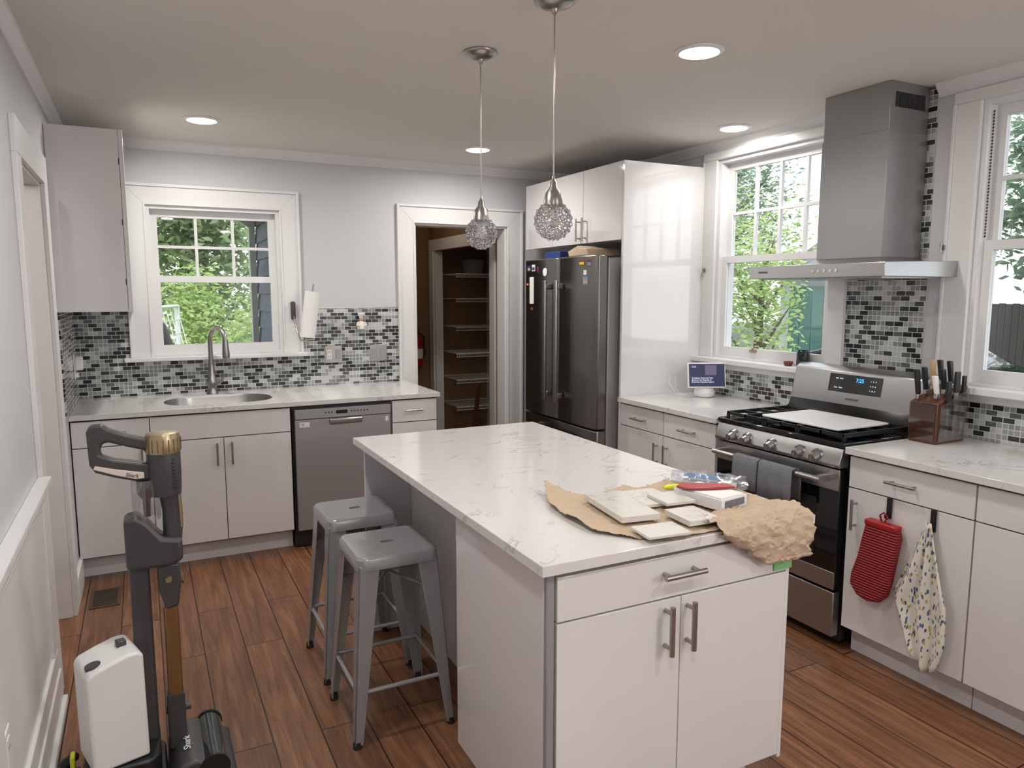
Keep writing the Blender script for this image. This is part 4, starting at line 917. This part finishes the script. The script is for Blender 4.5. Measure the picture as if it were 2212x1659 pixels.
O('board_fence',b,'fence',label='dark weathered board fence beyond the driveway',cat='fence')
r=root('garage',(20,15.5,GZ),'white detached garage with green doors','garage')
O('garage_walls',B().box(18,22,14.2,16.9,GZ,2.05),'garw',r)
O('garage_roof',B().prism([(17.6,2.0),(22.4,2.0),(20,3.3)],'y',14.0,17.1),'roof',r)
b=B().box(17.95,17.999,14.7,16.5,GZ,1.75)
for k in range(4): b.box(17.93,17.95,14.78+k*.43,15.18+k*.43,GZ+.1,.4);b.box(17.93,17.95,14.78+k*.43,15.18+k*.43,.5,1.65)
O('garage_door',b,'garg',r)
r=root('car',(12.9,8.75,GZ),'dark parked car in the driveway','car')
sh=-.95
prof=[(7.6,-.35),(7.55,.05),(7.75,.22),(8.5,.30),(9.3,.72),(10.5,.80),(11.2,.45),(11.9,.30),(12.05,.0),(12.0,-.35)]
O('car_body',B().prism([(a+sh,z) for a,z in prof],'x',12.0,13.8),'carp',r,bev=.08,seg=3,smooth=40)
O('car_window',B().prism([(8.65+sh,.32),(9.32+sh,.66),(10.42+sh,.72),(11.0+sh,.42)],'x',11.985,12.0),'sidegr',r)
O('headlight',B().box(12.05,12.4,11.98+sh,12.06+sh,.05,.2),'white',r,bev=.02)
for y in (8.4,11.2):
    O('wheel',B().lathe([(.12,0),(.33,0),(.34,.05),(.34,.2),(.1,.2)],(11.98,y+sh,-.355),ax='x'),'rubber',r,smooth=40)
# ---------------------------------------------------------------- lights / world
def lamp(name,t,loc,en,col,size=.3,rot=None):
    l=bpy.data.lights.new(name,t);l.energy=en;l.color=col
    if t=='POINT': l.shadow_soft_size=size
    o=bpy.data.objects.new(name,l);COL.objects.link(o);o.location=loc
    if rot:o.rotation_euler=rot
    return o
lamp('pantry_fill','POINT',(2.1,6.2,2.3),3.0,(1,.84,.66),.1)  # unseen light added to brighten the dim pantry
lamp('side_room_light','POINT',(-1.3,3.4,2.2),20,(1,.88,.80),.15)  # unseen point light placed in the side room
lamp('fill_light','POINT',(2.75,-1.6,1.9),58,(1,.975,.95),.25)  # unseen point light added behind the camera to brighten ceiling and walls
s=lamp('sun','SUN',(0,0,10),2.4,(1,.98,.94),rot=(math.radians(38),math.radians(-25),math.radians(20)));s.data.angle=math.radians(25)
w=bpy.data.worlds.new('World');scene.world=w;w.use_nodes=True;nt=w.node_tree
bg=nt.nodes['Background'];tc=N(nt,'ShaderNodeTexCoord');sp=N(nt,'ShaderNodeSeparateXYZ');rp=N(nt,'ShaderNodeValToRGB')
nt.links.new(tc.outputs['Generated'],sp.inputs[0]);nt.links.new(sp.outputs[2],rp.inputs[0]);rp.color_ramp.elements[0].color=(.90,.95,.98,1);rp.color_ramp.elements[1].color=(.80,.88,1,1)
nt.links.new(rp.outputs[0],bg.inputs[0]);bg.inputs[1].default_value=1.8
# ---------------------------------------------------------------- camera
ca=bpy.data.cameras.new('camera');ca.sensor_width=36;ca.lens=1580.4/2212*36;ca.clip_start=.02
co=bpy.data.objects.new('camera',ca);COL.objects.link(co);co.location=(0,0,1.56)
co.rotation_euler=(math.radians(90-7.126),0,math.radians(-26.774));scene.camera=co
scene.view_settings.view_transform='Standard'
scene.view_settings.exposure=0
